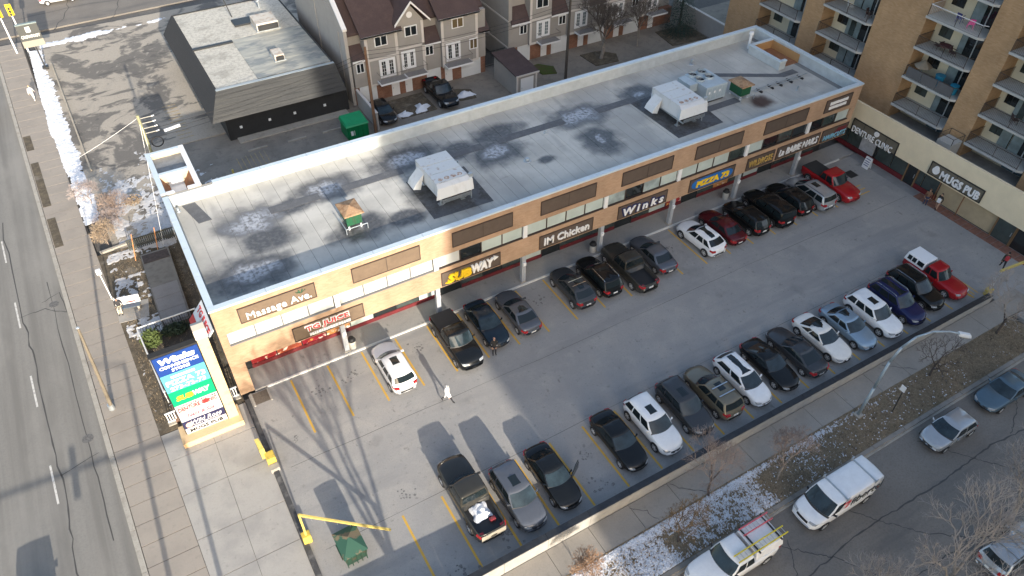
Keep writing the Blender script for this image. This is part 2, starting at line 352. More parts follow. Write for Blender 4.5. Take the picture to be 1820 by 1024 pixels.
def snow_sheet(name, x0, x1, y0, y1, base, step, thick, cover, seed, m, edge=None, freq=1.1, hi=.45):
    """uneven snow: a sheet whose height dips below the soil where it has melted"""
    nx = int((x1-x0)/step); ny = int((y1-y0)/step); v = []; f = []
    for j in range(ny+1):
        for i in range(nx+1):
            x = x0+i*step; y = y0+j*step
            n = mnoise.noise(Vector((x*freq+seed, y*freq, seed)))*.5+mnoise.noise(Vector((x*2.9*freq, y*2.9*freq+seed, 1)))*hi+mnoise.noise(Vector((x*.33, y*.33, seed)))*.5
            c = cover(x,y)
            h = thick*(n+c)
            if i in (0,nx) or j in (0,ny): h = min(h,-.01)
            v.append((x+rnd.uniform(-.3,.3)*step, y+rnd.uniform(-.3,.3)*step, base+max(-.03,min(h,thick*.9))))
    for j in range(ny):
        for i in range(nx):
            a = j*(nx+1)+i; q = (a,a+1,a+nx+2,a+nx+1)
            if max(v[k][2] for k in q) > base-.012: f.append(q)
    me = bpy.data.meshes.new(name); me.from_pydata(v,[],f); me.update()
    return ob(name, me, m, kind='stuff', label=name.replace('_',' ').replace('snow','patchy old snow lying'), cat='snow')
snow_sheet('snow_on_boulevard', 6, 53.5, 12.2, 14.86, 0, .065, .06, lambda x,y: max(-.62,.3-.045*max(0,x-18))+(.5*max(0,1-abs(y-14.55)/.4) if x<42 else 0)-.35*max(0,1-((x-27.6)**2+(y-13.3)**2)/1.6)-.4*max(0,1-((x-19.6)**2+(y-13.4)**2)/1.2), 3.3, mat('trodden_snow',(.62,.64,.68),rough=.8,var=.12,scale=4), freq=3.6, hi=.85)
snow_sheet('snow_on_verge', -7.2, -3.8, 62, 100, .0, .16, .14, lambda x,y: .75-1.3*max(0,(x-avx(-4.85,y)-1.0)/.8)-2*max(0,.25-(x-avx(-4.85,y)))-(.35 if y<72 else 0), 5.1, snowm, freq=1.5)
snow_sheet('snow_in_side_yard', -5.4, .3, 37, 57, .0, .13, .09, lambda x,y: -.45+(.45 if 50<y<53.5 and x<-2.4 else 0)+(.35 if 45.8<y<48 and x<-2.8 else 0)+(.5 if y>55.6 else 0), 9.2, snow_dirty, freq=1.6)
snow_sheet('snow_in_north_lot', -4.2, 6.5, 57.5, 74, .0, .17, .09, lambda x,y: .08-.12*max(0,x-2)-.1*max(0,y-66), 12.2, snow_dirty, freq=1.7)
snow_sheet('snow_by_cross_street', -6, 9, 96, 106.5, .0, .2, .16, lambda x,y: .45-1.1*abs(y-.06*x-101.2)/1.3-max(0,x-1)*.12+(.5 if x>6.5 else 0), 17.7, snowm, freq=1.0)
# fallen leaves and litter on the boulevard
def litter(name, n, x0, x1, y0, y1, m, size, seed, z=.012):
    r = random.Random(seed); v = []; f = []
    for i in range(n):
        x = r.uniform(x0,x1); y = r.uniform(y0,y1); a = r.uniform(0,6.28); q = size*r.uniform(.5,1.4); k = len(v)
        v += [(x+q*cos(a+b)*(.6 if j%2 else 1),y+q*sin(a+b)*(.6 if j%2 else 1),z+r.uniform(0,.03)) for j,b in enumerate((0,1.4,3.1,4.6))]; f.append((k,k+1,k+2,k+3))
    me = bpy.data.meshes.new(name); me.from_pydata(v,[],f); me.update()
    ob(name, me, m, kind='stuff', label='scattered '+name.replace('_',' '), cat='litter')
litter('leaves_on_boulevard', 3500, 6, 54, 12.2, 14.8, mat('leaf_litter',(.26,.19,.12),rough=.9,var=.5,scale=9), .045, 3)
litter('snow_flecks_on_boulevard', 380, 20, 46, 12.25, 14.8, snowm, .06, 4, .03)
litter('grit_in_parking_lot', 900, 1, 60, 17.4, 36.4, mat('grit',(.13,.125,.12),rough=.9,var=.4,scale=9), .022, 5, .002)
# winter grass blades on the boulevard
def grass(name, n, x0, x1, y0, y1, h, seed):
    r = random.Random(seed); v = []; f = []
    for i in range(n):
        x = r.uniform(x0,x1); y = r.uniform(y0,y1); a = r.uniform(0,2*pi); l = h*r.uniform(.4,1.2); t = r.uniform(.3,1.3)*l; w = .012
        k = len(v); dx, dy = cos(a), sin(a)
        v += [(x-dy*w,y+dx*w,-.005),(x+dy*w,y-dx*w,-.005),(x+dx*t,y+dy*t,l)]; f.append((k,k+1,k+2))
    me = bpy.data.meshes.new(name); me.from_pydata(v,[],f); me.update()
    return ob(name, me, mat('dry_grass',(.29,.225,.15),rough=.9,var=.6,scale=5), kind='stuff', label='dry '+name.replace('_',' '), cat='grass')
grass('grass_on_boulevard', 60000, 5, 54, 12.2, 14.86, .1, 5)
grass('weeds_in_side_yard', 6000, -5.2, .2, 37, 57, .14, 6)
# ------------------------------------------------------------ the strip mall
brick_m = brick_mat('buff_brick', (.43,.292,.197), (.365,.236,.15), (.36,.27,.195), bw=.3, bh=.085, var=.16)
coping_m = mat('pale_blue_coping', (.5,.58,.64), rough=.5, var=.06, scale=2)
parap_m = mat('parapet_sheeting', (.44,.47,.48), rough=.7, var=.12, scale=1.2)
def roof_material():
    m = bpy.data.materials.new('roof_membrane'); m.use_nodes = True; MATS['roof_membrane'] = m
    N = m.node_tree.nodes; L = m.node_tree.links; b = N['Principled BSDF']; b.inputs['Roughness'].default_value = .75
    g = N.new('ShaderNodeNewGeometry')
    def noise(sc, det=5):
        n = N.new('ShaderNodeTexNoise'); n.inputs['Scale'].default_value = sc; n.inputs['Detail'].default_value = det; L.new(g.outputs['Position'], n.inputs['Vector']); return n
    def mr(src, a, c, lo=0, hi=1):
        r = N.new('ShaderNodeMapRange'); r.interpolation_type = 'SMOOTHSTEP'
        for k,v in (('From Min',a),('From Max',c),('To Min',lo),('To Max',hi)): r.inputs[k].default_value = v
        L.new(src, r.inputs['Value']); return r.outputs[0]
    def mix(A, Bc, fac):
        x = N.new('ShaderNodeMix'); x.data_type = 'RGBA'
        if isinstance(A, tuple): x.inputs['A'].default_value = (*A,1)
        else: L.new(A, x.inputs['A'])
        x.inputs['B'].default_value = (*Bc,1); L.new(fac, x.inputs['Factor']); return x.outputs['Result']
    def math_(op, a, c):
        x = N.new('ShaderNodeMath'); x.operation = op
        for i,v in enumerate((a,c)):
            if isinstance(v,(int,float)): x.inputs[i].default_value = v
            else: L.new(v, x.inputs[i])
        return x.outputs[0]
    n1 = noise(.8); n2 = noise(3.5); n3 = noise(.35)
    col = mix((.4,.39,.36), (.5,.488,.45), mr(n3.outputs['Fac'],.35,.65))
    col = mix(col, (.31,.305,.285), mr(n2.outputs['Fac'],.55,.8,0,.5))
    wob = math_('MULTIPLY', math_('SUBTRACT', n1.outputs['Fac'], .5), 2.6)
    wet = None; fro = None; rust = None
    mp0 = N.new('ShaderNodeMapping'); mp0.inputs['Scale'].default_value = (1.3,.18,1); L.new(g.outputs['Position'], mp0.inputs[0])
    ns = N.new('ShaderNodeTexNoise'); ns.inputs['Scale'].default_value = 1.1; ns.inputs['Detail'].default_value = 6; L.new(mp0.outputs[0], ns.inputs['Vector'])
    col = mix(col, (.25,.245,.235), mr(ns.outputs['Fac'],.55,.75,0,.4))
    nb = noise(.22,4); col = mix(col, (.27,.268,.26), mr(nb.outputs['Fac'],.52,.62,0,.45))
    def dist(cx, cy, sx, sy):
        mp = N.new('ShaderNodeMapping'); mp.vector_type = 'POINT'; mp.inputs['Location'].default_value = (-cx/sx,-cy/sy,0); mp.inputs['Scale'].default_value = (1/sx,1/sy,0)
        L.new(g.outputs['Position'], mp.inputs[0]); v = N.new('ShaderNodeVectorMath'); v.operation = 'LENGTH'; L.new(mp.outputs[0], v.inputs[0])
        return math_('ADD', v.outputs['Value'], math_('MULTIPLY', wob, .35))
    for (cx,cy,sx,sy,fr) in STAINS:
        d = dist(cx,cy,sx,sy); w = mr(d, .5, 1.15, 1, 0)
        wet = w if wet is None else math_('MAXIMUM', wet, w)
        if fr:
            w2 = mr(d, fr*.3, fr*1.15, 1, 0); fro = w2 if fro is None else math_('MAXIMUM', fro, w2)
    col = mix(col, (.055,.055,.059), math_('MULTIPLY', wet, mr(n2.outputs['Fac'],.25,.6,.8,.96)))
    col = mix(col, (.42,.44,.48), math_('MULTIPLY', math_('MULTIPLY', fro, mr(n2.outputs['Fac'],.3,.6)), .85))
    col = mix(col, (.055,.025,.018), math_('MULTIPLY', mr(dist(49.9,40.3,1.5,1.2), .4, 1.1, 1, 0), .95))
    L.new(col, b.inputs['Base Color'])
    rr = mr(wet, 0, 1, .8, .4); L.new(rr, b.inputs['Roughness'])
    return m
STAINS = [(5.3,45.7,3.0,2.4,.66),(5.6,43.3,2.3,2.2,0),(3.7,40.4,3.9,2.3,.5),(11.4,47.0,3.0,1.9,.55),(11.8,41.2,2.7,1.8,.25),(18.3,47.5,3.9,2.4,.4),(18.9,42.8,3.1,3.6,0),(25.0,44.9,3.0,2.2,.45),(26.6,47.3,2.8,1.6,0),
          (28.2,42.0,1.0,.6,0),(34.3,46.3,3.8,2.1,.62),(33.6,42.3,2.0,2.6,.2),(41.0,46.8,2.4,1.9,.3),(8.3,46.2,1.8,1.3,0),(15.2,40.7,2.0,1.1,0),(22.4,46.7,2.2,1.5,0)]
roof_m = roof_material()
mall = thing('strip_mall', (29.6,43.7,0), 'long two storey buff brick strip mall with flat grey roof and ground floor arcade', 'building')
X0, X1, YF, YB, RZ, PZ = .33, 58.82, 36.85, 50.62, 7.15, 8.25
# brick fascia as a solid with openings for the window band
fas = MB()
fas.box(X0,X1,YF,YF+.22,2.92,4.76); fas.box(X0,X1,YF,YF+.22,5.92,8.1)
fas.box(X0,.8,YF,YF+.22,4.76,5.92); fas.box(58.2,X1,YF,YF+.22,4.76,5.92)
fas.build('brick_fascia', brick_m, mall)
side = MB(); side.box(X0,X0+.22,YF+.23,YB-.25,0.0,8.1); side.box(X1-.22,X1,YF+.23,YB-.25,2.9,8.1)
side.build('end_wall', brick_m, mall)
B(X0,X1,YB-.25,YB,0,8.1).build('rear_wall', mat('rear_block',(.4,.36,.3),rough=.9,var=.15), mall)
B(X0+.22,X1-.22,YF+.22,38.95,2.9,3.05).build('arcade_soffit', mat('soffit_white',(.6,.58,.54),rough=.8), mall)
B(X0,1.3,YF+.005,38.8,0,2.9).build('end_pier', brick_m, mall)
deck = B(X0+.2,X1-.2,YF+.2,YB-.2,7.0,RZ-.022).build('roof_deck', mat('seam_bitumen',(.17,.17,.168),rough=.8), mall)
shm = {}
x = X0+.35; k = 0
while x < X1-1.2: # membrane sheets, each lapping the next
    w = 1.04; cut = 41.5+((k*37)%11)*.75
    for (a,b) in ((YF+.36,cut),(cut+.022,YB-.36)):
        t = RZ-.012+(.014 if k%2 else .008)+.002*((k*5)%3)
        MB().hexa([(x,a,RZ-.022),(x+w-.014,a,RZ-.022),(x+w-.014,b,RZ-.022),(x,b,RZ-.022)], [(x+.004,a,t),(x+w-.018,a,t),(x+w-.018,b,t),(x+.004,b,t)]).build('membrane_sheet', roof_m, deck)
    x += w; k += 1
# parapets with sheeting inside and a metal coping in lengths
def parapet(x0,x1,y0,y1): B(x0,x1,y0,y1,7.0,8.12).build('parapet', parap_m, mall)
parapet(X0+.21,X1-.21,YF+.23,YF+.35); parapet(X0+.21,X1-.21,YB-.36,YB-.26); parapet(X0+.23,X0+.36,YF+.36,YB-.37); parapet(X1-.36,X1-.23,YF+.36,YB-.37)
x = X0-.05
while x < X1: # pieces of coping
    e = min(x+3.64,X1+.05)
    B(x,e-.012,YF-.05,YF+.38,8.11,8.25).build('coping', coping_m, mall)
    if x > 3: B(x,e-.012,YB-.4,YB+.05,8.11,8.25).build('coping', coping_m, mall)
    x += 3.65
y = YF+.39
while y < 50.2:
    e = min(y+3.2,50.2); B(X0-.05,X0+.38,y,e-.012,8.11,8.25).build('coping', coping_m, mall); B(X1-.38,X1+.05,y,e-.012,8.11,8.25).build('coping', coping_m, mall); y += 3.21
# vertical ribs of the rear parapet sheeting
x = 3.4
while x < 58: B(x,x+.02,YB-.372,YB-.361,7.16,8.1).build('sheeting_rib', parap_m, mall); x += .92
# walkway mats and pads
mat_dark = layered('walkway_mat', (.11,.115,.125), [(2,.4,.7,(.15,.155,.165),.7,(1,1,1)),(9,.5,.7,(.08,.08,.085),.6,(1,1,1))])
def matp(pts, nm='walkway_mat'):
    MB().prism(pts, RZ+.008, RZ+.022).build(nm, mat_dark, deck)
for (a,b) in ((6.8,10.6),(12.5,17.4),(19.4,24.6),(26.0,32.6),(36.0,40.4)): matp([(a,45.95-.004*a),(b,45.95-.004*b),(b,46.8-.004*b),(a,46.8-.004*a)])
matp([(1.35,50.1),(2.3,50.1),(2.9,47.4),(1.95,47.4)])
matp([(44.5,41.2),(48.3,41.2),(48.3,42.0),(44.5,42.0)])
matp([(49.6,46.5),(55.0,43.35),(56.9,43.35),(56.95,42.6),(55.1,42.6),(49.2,45.95)])
pad_m = layered('roof_pad', (.1,.105,.115), [(1.2,.4,.65,(.06,.058,.056),.9,(1,1,1)),(5,.5,.7,(.16,.16,.165),.5,(1,1,1))])
MB().prism([(16.9,39.5),(21.75,39.3),(21.9,44.4),(17.0,44.7)], RZ+.006, RZ+.03).build('equipment_pad', pad_m, deck)
MB().prism([(39.5,39.2),(44.5,39.3),(45.2,46.2),(39.4,45.8)], RZ+.006, RZ+.03).build('equipment_pad', pad_m, deck)
# bay pattern
posts = [8.16+7.47*k for k in range(7)]
panel_m = mat('brown_panel', (.095,.072,.058), rough=.7, var=.12, scale=2)
frame_m = mat('dark_brown_frame', (.045,.03,.025), rough=.6)
def panel(x0, x1, z0, z1, split=True, m=panel_m, y=YF):
    p = B(x0,x1,y-.05,y,z0,z1).build('sign_panel', m, mall)
    for (a,b,c,d) in ((x0-.06,x1+.06,z1,z1+.06),(x0-.06,x1+.06,z0-.06,z0),(x0-.06,x0,z0,z1),(x1,x1+.06,z0,z1)):
        B(a,b,y-.075,y,c,d).build('frame', frame_m, p)
    if split: B((x0+x1)/2-.02,(x0+x1)/2+.02,y-.062,y-.05,z0,z1).build('joint', frame_m, p)
    return p
ups = [(1.93,6.87),(9.52,14.43),(17.05,21.9),(24.45,29.35),(31.95,36.9),(39.42,44.45),(47.1,52.1),(54.42,57.65)]
pale_panel_m = mat('pale_brown_panel', (.145,.104,.071), rough=.7, var=.12, scale=2)  # paler brown for the leftmost upper panels and the TG JUICE panel
pans = [panel(a,b,6.45,7.63, split=i not in (0,7), m=pale_panel_m if i < 2 else panel_m) for i,(a,b) in enumerate(ups)]
wt = mat('sign_white', (.8,.8,.8), rough=.5); blk = mat('sign_black', (.02,.02,.02), rough=.5)
R, U = (1,0,0), (0,0,1)
text_on('Massage Ave.', wt, pans[0], (4.45,YF-.09,6.84), R, U, 4.25, .74, .09, bold=.0)
lf = MB()
for a in (-.9,-.35,.35,.9): lf.prism_y([(5.95,7.22),(5.95+.34*sin(a)-.07*cos(a),7.22+.2*cos(a)),(5.95+.42*sin(a),7.22+.36*cos(a)),(5.95+.34*sin(a)+.07*cos(a),7.22+.24*cos(a))], YF-.1, YF-.055)
lf.build('leaf_emblem', mat('emblem_green',(.03,.09,.05),rough=.5), pans[0])
def row_of_marks(parent, x0, x1, z, h, seed): # lettering too small to read in the photograph: a row of worn white marks
    r = random.Random(seed); x = x0; mb = MB()
    while x < x1-.1:
        w = r.uniform(.1,.2); mb.box(x,min(x+w,x1),YF-.11,YF-.05,z-h/2*r.uniform(.8,1),z+h/2*r.uniform(.8,1)); x += w+.03
    mb.build('lettering', wt, parent)
row_of_marks(pans[7],54.9,57.2,7.25,.3,1); row_of_marks(pans[7],54.9,57.2,6.82,.3,2)
# window band
blind = mat('white_blind_behind_glass', (.5,.52,.51), rough=.12, spec=.6, var=.06, scale=.6)
blind2 = mat('pale_blind_behind_glass', (.44,.51,.49), rough=.1, spec=.7, var=.12, scale=.6)
blind3 = mat('grey_mottled_blind', (.3,.36,.36), rough=.1, spec=.7, var=.35, scale=1.2)  # greyer, mottled blind colour for a random few panes
mull = mat('window_mullion', (.55,.56,.56), rough=.5)
xs = [.8]
bays = [.8]+posts+[58.2]
rr = random.Random(4)
dark_at = {(2,1),(4,1),(5,3),(6,1),(6,2),(6,3),(7,0),(7,1)}
B(.8,58.2,YF+.24,YF+.3,4.7,5.95).build('window_backing', darkm, mall)
for i,(a,b) in enumerate(zip(bays[:-1],bays[1:])):
    if i: a += .2
    e = b-.2 if i < len(bays)-2 else b
    n = 4 if i else 4
    if i == 7: n = 3
    w = (e-a)/n
    for k in range(n):
        m = (glass_dark if (k+i)%2 else glass_green) if (i,k) in dark_at else (blind if i < 2 or (i == 2 and k == 0) else (blind2 if rr.random() < .8 else blind3))
        p = B(a+k*w+.04,a+(k+1)*w-.04,YF+.13,YF+.16,4.85,5.88).build('window_pane', m, mall)
        B(a+k*w-.03 if k else a,a+k*w+.03 if k else a+.04,YF+.06,YF+.2,4.8,5.92).build('mullion', frame_m if i > 1 else mat('grey_mullion',(.16,.16,.165),rough=.5), p)
    B(a,e,YF-.03,YF+.2,4.765,4.83).build('window_sill', MATS['grey_mullion'] if i < 2 else frame_m, mall)
for p in posts: # white posts dividing the bays
    B(p-.18,p+.18,YF-.03,YF+.12,4.775,5.915).build('window_post', whitem, mall)
# shop signs
def shop(x0, x1, text, tm, m=panel_m, tw=.8, th=.62, shear=0, bold=.03, z0=3.12, z1=4.28, backing=None, dx=0, dz=0):
    p = panel(x0,x1,z0,z1,m=m,split=False); c = (x0+x1)/2
    if text: text_on(text, tm, p, (c+dx,YF-.06,(z0+z1)/2+dz), R, U, (x1-x0)*tw, (z1-z0)*th, .09, shear=shear, bold=bold)
    return p
sred = mat('sign_red', (.55,.03,.03), rough=.5); sy = mat('sign_yellow', (.85,.55,.02), rough=.5); sb = mat('sign_blue', (.015,.13,.42), rough=.5); sg = mat('sign_gold', (.5,.33,.1), rough=.5); snavy = mat('sign_navy', (.012,.018,.09), rough=.5)
p = shop(4.83,9.8,None,None,m=pale_panel_m); text_on('TG JUICE', wt, p, (7.2,YF-.055,3.85), R, U, 3.2, .68, .05, bold=.09); text_on('TG JUICE', sred, p, (7.2,YF-.11,3.85), R, U, 3.1, .56, .03, bold=.015); row_of_marks(p,5.85,8.8,3.3,.26,3)
p = shop(16.0,20.86,None,None); text_on('SUB', sy, p, (17.4,YF-.06,3.62), R, U, 2.0, .82, .12, bold=.06, shear=.15); text_on('WAY', wt, p, (19.35,YF-.06,3.72), R, U, 1.95, .82, .12, bold=.06, shear=.15)
MB().prism_y([(16.2,3.3),(16.55,3.2),(16.55,3.42)], YF-.16, YF-.06).build('arrow_tip', sy, p); MB().prism_y([(20.68,4.02),(20.3,4.25),(20.3,3.8)], YF-.16, YF-.06).build('arrow_tip', wt, p)
p = shop(24.45,29.38,'IM Chicken', wt, bold=.015, th=.62, tw=.86, shear=.05)
p = shop(31.97,36.92,None,None); text_on('W i n k s', snavy, p, (34.45,YF-.055,3.66), R, U, 4.5, .92, .04, bold=.12, shear=.15); text_on('W i n k s', wt, p, (34.45,YF-.11,3.66), R, U, 4.2, .74, .06, bold=.03, shear=.15)
p = shop(39.45,44.45,None,None)
MB().prism_y([(41.95+2.3*(1 if cos(t)>0 else -1)*abs(cos(t))**.5, 3.7+.5*(1 if sin(t)>0 else -1)*abs(sin(t))**.7) for t in [2*pi*k/28 for k in range(28)]], YF-.1, YF-.055).build('blue_oval', sb, p)
text_on('PIZZA 73', sy, p, (41.95,YF-.105,3.7), R, U, 3.7, .62, .05, bold=.05, shear=.1)
shop(46.0,49.15,'WILDROSE', sg, tw=.9, th=.55, bold=.0)
shop(49.6,54.9,'La BABIE NAILS', wt, tw=.92, th=.6, shear=.2, bold=.0)
p = shop(55.3,58.65,None,None); text_on('HAIRCUTS', mat('sign_cyan',(.2,.45,.6),rough=.5), p, (57.0,YF-.06,3.45), R, U, 3.0, .5, .07, shear=.25, bold=.0)
MB().prism_y([(56.9,3.72),(58.4,3.72),(58.5,4.1),(57.3,4.15)], YF-.08, YF-.05).build('red_flash', redm, p)
# columns of the arcade
for p in posts:
    c = B(p-.17,p+.17,YF+.04,YF+.36,.1,2.92).build('arcade_column', mat('column_paint',(.34,.36,.385),rough=.6,var=.12,scale=2), mall)
    B(p-.12,p+.12,YF-.1,YF+.03,1.95,2.25).build('wall_lamp', whitem, c)
    B(p-.24,p+.24,YF-.02,YF+.42,.1,.22).build('column_base', kerbm, c)
# shopfronts: red stall risers, glazing, doors and posters
def shopfront(x, w, kind, i):
    y = 38.8
    if kind == 'door':
        d = B(x+.05,x+w-.05,y,y+.05,.12,2.3).build('shop_door', glass_dark, mall)
        for (a,b) in ((x,x+.07),(x+w-.07,x+w)): B(a,b,y-.03,y+.06,.1,2.4).build('door_frame', darkm, d)
        B(x+w-.2,x+w-.16,y-.07,y-.02,.95,1.35).build('handle', steel, d)
    else:
        B(x,x+w,y-.03,y+.08,.1,.45).build('stall_riser', redm, mall)
        m = {'g': glass_green, 'd': glass_dark, 'w': blind2, 'p': None}[kind]
        if kind == 'p':
            cc = [(.3,.025,.03),(.36,.08,.045),(.28,.02,.035),(.45,.2,.07)][i%4]
            q = B(x+.04,x+w-.04,y,y+.05,.47,2.35).build('window_poster', layered('poster_%d'%(i%4), cc, [(2.2,.55,.6,(.8,.76,.7),.9,(1,1,1)),(1.6,.6,.66,(.75,.4,.08),.9,(1,1,1))], rough=.3, bump=0), mall)
        else:
            q = B(x+.04,x+w-.04,y,y+.05,.47,2.35).build('shop_window', m, mall)
        B(x-.035,x+.035,y-.02,y+.07,.1,2.4).build('window_frame', darkm, q)
B(1.3,58.6,38.9,39.0,0,2.95).build('arcade_back_wall', darkm, mall)
B(1.3,58.6,38.79,38.9,2.4,2.95).build('shop_transom', mat('transom',(.1,.09,.085),rough=.6), mall)
seq = 'pppp'+'wdgw'+'Dgdg'+'wDgg'+'gDgw'+'pDgp'+'gwDg'+'ggDp'+'gg'
x = 1.75; i = 0
while x < 57.2:
    k = seq[i % len(seq)]; k = 'door' if k == 'D' else k
    shopfront(x, 1.86, k, i); x += 1.86; i += 1
# stair tower at the rear left corner
tw = ob('stair_tower', None, parent=mall)
tb = mat('tower_buff',(.55,.45,.32),rough=.85,var=.08)
wood = layered('brown_wood', (.22,.1,.05), [(3,.4,.7,(.3,.15,.08),.7,(1,1,.2))])
B(.33,.6,50.63,56.6,0,8.12).build('tower_wall', tb, tw); B(2.85,3.12,50.63,56.6,0,8.12).build('tower_wall', tb, tw); B(.61,2.84,56.35,56.6,0,8.12).build('tower_wall', tb, tw)
B(.61,2.84,53.15,53.4,0,8.12).build('tower_wall', tb, tw)
B(.61,2.84,53.42,56.33,7.6,7.78).build('tower_roof', layered('dull_sheet',(.16,.17,.18),[(2,.4,.6,(.22,.23,.24),.8,(1,1,1))],rough=.4), tw)
B(.61,2.84,50.63,53.14,6.9,7.1).build('tower_floor', whitem, tw)
for (a,b,c,d) in ((.28,.66,50.63,56.65),(2.79,3.17,50.63,56.65),(.67,2.78,56.3,56.65),(.67,2.78,53.1,53.45),(.67,1.25,50.58,50.8),(2.2,2.78,50.58,50.8)):
    B(a,b,c,d,8.12,8.25).build('coping', whitem if c < 51 and a > .6 else coping_m, tw)
MB().hexa([(.62,50.83,7.11),(1.15,50.83,7.11),(1.15,53.1,7.11),(.62,53.1,7.11)],[(.62,50.83,8.05),(.68,50.83,8.05),(.68,53.1,8.05),(.62,53.1,8.05)]).build('wood_lining', wood, tw)
MB().hexa([(2.2,50.83,7.11),(2.83,50.83,7.11),(2.83,53.1,7.11),(2.2,53.1,7.11)],[(2.77,50.83,8.05),(2.83,50.83,8.05),(2.83,53.1,8.05),(2.77,53.1,8.05)]).build('wood_lining', wood, tw)
B(1.16,2.19,53.08,53.14,7.11,8.1).build('wood_lining', whitem, tw)
# sunken stair with a brown lining at the far right corner
pit = ob('roof_stair_well', None, parent=mall)
for (a,b,c,d) in ((55.5,55.75,43.8,48.0),(55.76,58.4,47.75,48.0),(55.76,56.3,43.8,44.05)): 
    B(a,b,c,d,7.16,7.98).build('well_parapet', parap_m, pit); B(a-.04,b+.04,c-.04,d+.04,7.98,8.08).build('coping', coping_m, pit)
for (a,b,c,d) in ((55.76,55.8,44.06,47.74),(55.81,58.4,47.7,47.74),(58.38,58.42,44.1,47.69)): B(a,b,c,d,6.95,7.97).build('wood_lining', mat('tan_lining',(.42,.24,.1),rough=.8,var=.1), pit)
B(55.81,58.37,44.1,47.69,7.16,7.19).build('well_floor', wood, pit)
# small roof fittings
for (x,y,h,r) in ((49.1,48.9,.5,.16),(26.7,42.6,.25,.2),(30.2,45.4,.2,.12),(54.3,40.2,.45,.1),(1.0,49.6,.3,.12),(21.6,44.9,.35,.07)):
    v = MB().tube((x,y,RZ),(x,y,RZ+h*.6),r*.6,n=12).tube((x,y,RZ+h*.55),(x,y,RZ+h),r,r*.75,n=12).tube((x,y,RZ),(x,y,RZ+.06),r*1.6,r*1.3,n=12)
    v.build('roof_vent', steel, mall, smooth=False)
MB().tube((56.3,48.75,RZ),(56.3,48.75,RZ+1.5),.13,n=12).tube((56.3,48.75,RZ+1.5),(56.3,48.75,RZ+1.72),.24,.2,n=12).build('flue', whitem, mall)
gp_ = MB().path([(50.2,41.9,RZ+.22),(57.2,41.85,RZ+.22)], .05, 8).path([(50.4,41.65,RZ+.18),(56.4,41.62,RZ+.18)], .04, 8)
gp_.build('gas_pipe', steel, mall)
for x in (51.0,52.4,53.5,54.8,56.2): B(x,x+.16,41.4,42.15,RZ,RZ+.14).build('pipe_block', darkm, mall)
# ------------------------------------------------------------ rooftop machines
def air_unit(x, y, label):
    """white make-up air unit on legs; x,y: front left leg"""
    t = thing('make_up_air_unit', (x+1.3,y+2,RZ+.03), label, 'air unit', 'white rooftop air units')
    wm = layered('unit_white', (.55,.57,.58), [(2.4,.58,.66,(.34,.26,.21),.7,(1,1,1)),(5,.6,.72,(.45,.44,.43),.6,(1,1,1))], rough=.5, bump=0)
    wp = layered('unit_white_clean', (.54,.57,.6), [(1.5,.5,.7,(.44,.46,.47),.7,(1,1,.4)),(6,.6,.75,(.36,.33,.3),.5,(1,1,.3))], rough=.5, bump=0)
    z = RZ+.03
    MB().prism_x([(y+.2,z+.9),(y+3.9,z+.75),(y+3.9,z+2.0),(y+.2,z+2.05)], x, x+2.55).build('casing', wp, t, bevel=.02)
    for k in range(3): MB().hexa([(x-.02,y+.25+1.22*k,z+2.055),(x+2.57,y+.25+1.22*k,z+2.055),(x+2.57,y+1.43+1.22*k,z+2.05),(x-.02,y+1.43+1.22*k,z+2.05)], [(x-.02,y+.25+1.22*k,z+2.1),(x+2.57,y+.25+1.22*k,z+2.1),(x+2.57,y+1.43+1.22*k,z+2.09),(x-.02,y+1.43+1.22*k,z+2.09)]).build('top_panel', wm, t)
    MB().hexa([(x-.35,y-.35,z+1.1),(x+2.75,y-.35,z+1.1),(x+2.75,y+.19,z+.95),(x-.05,y+.19,z+.95)], [(x-.1,y-.15,z+1.9),(x+2.75,y-.15,z+1.9),(x+2.75,y+.19,z+2.08),(x-.05,y+.19,z+2.08)]).build('intake_hood', wp, t, bevel=.015)
    MB().hexa([(x-.95,y+2.4,z+.55),(x-.35,y+2.4,z+.35),(x-.35,y+3.5,z+.35),(x-.95,y+3.5,z+.55)], [(x-.75,y+2.4,z+.95),(x-.01,y+2.4,z+1.7),(x-.01,y+3.5,z+1.7),(x-.75,y+3.5,z+.95)]).build('side_hood', wp, t, bevel=.015)
    for k in range(4): MB().tube((x+.5+.52*k,y+.62,z+2.1),(x+.5+.52*k,y+.62,z+2.115),.2,n=16).build('rust_patch', layered('rust_ring',(.33,.22,.16),[(6,.45,.6,(.6,.58,.56),.9,(1,1,1))]), t)
    for k in range(3): B(x-.012,x-.001,y+.3+1.2*k,y+1.35+1.2*k,z+1.0,z+1.9).build('side_panel', wp, t)
    B(x+.1,x+2.45,y-.4,y-.36,z+.72,z+1.08).build('dark_intake', darkm, t)
    for k in range(4): B(x+.1,x+2.45,y-.43,y-.405,z+.76+.08*k,z+.79+.08*k).build('intake_louvre', steel, t)
    MB().path([(x+2.65,y+2.2,z+.05),(x+2.65,y+2.2,z+.9),(x+2.56,y+2.2,z+1.2)],.05,8).build('conduit', steel, t)
    for (a,b) in ((.35,.5),(2.1,.4),(.35,3.4),(2.1,3.4)): MB().tube((x+a,y+b,z),(x+a,y+b,z+.8),.07,n=8).box(x+a-.18,x+a+.18,y+b-.18,y+b+.18,z,z+.06).build('leg', steel, t)
    for a in (.35,2.1): MB().tube((x+a,y-.2,z+.55),(x+a,y+3.6,z+.5),.07,n=8).build('rail', steel, t)
    MB().path([(x+2.72,y+.1,z),(x+2.72,y+.1,z+2.15)], .05).box(x+2.55,x+2.85,y+.0,y+.2,z+1.9,z+2.25).box(x+2.2,x+2.6,y+.3,y+1.0,z+.15,z+.6).build('control_post', steel, t)
    return t
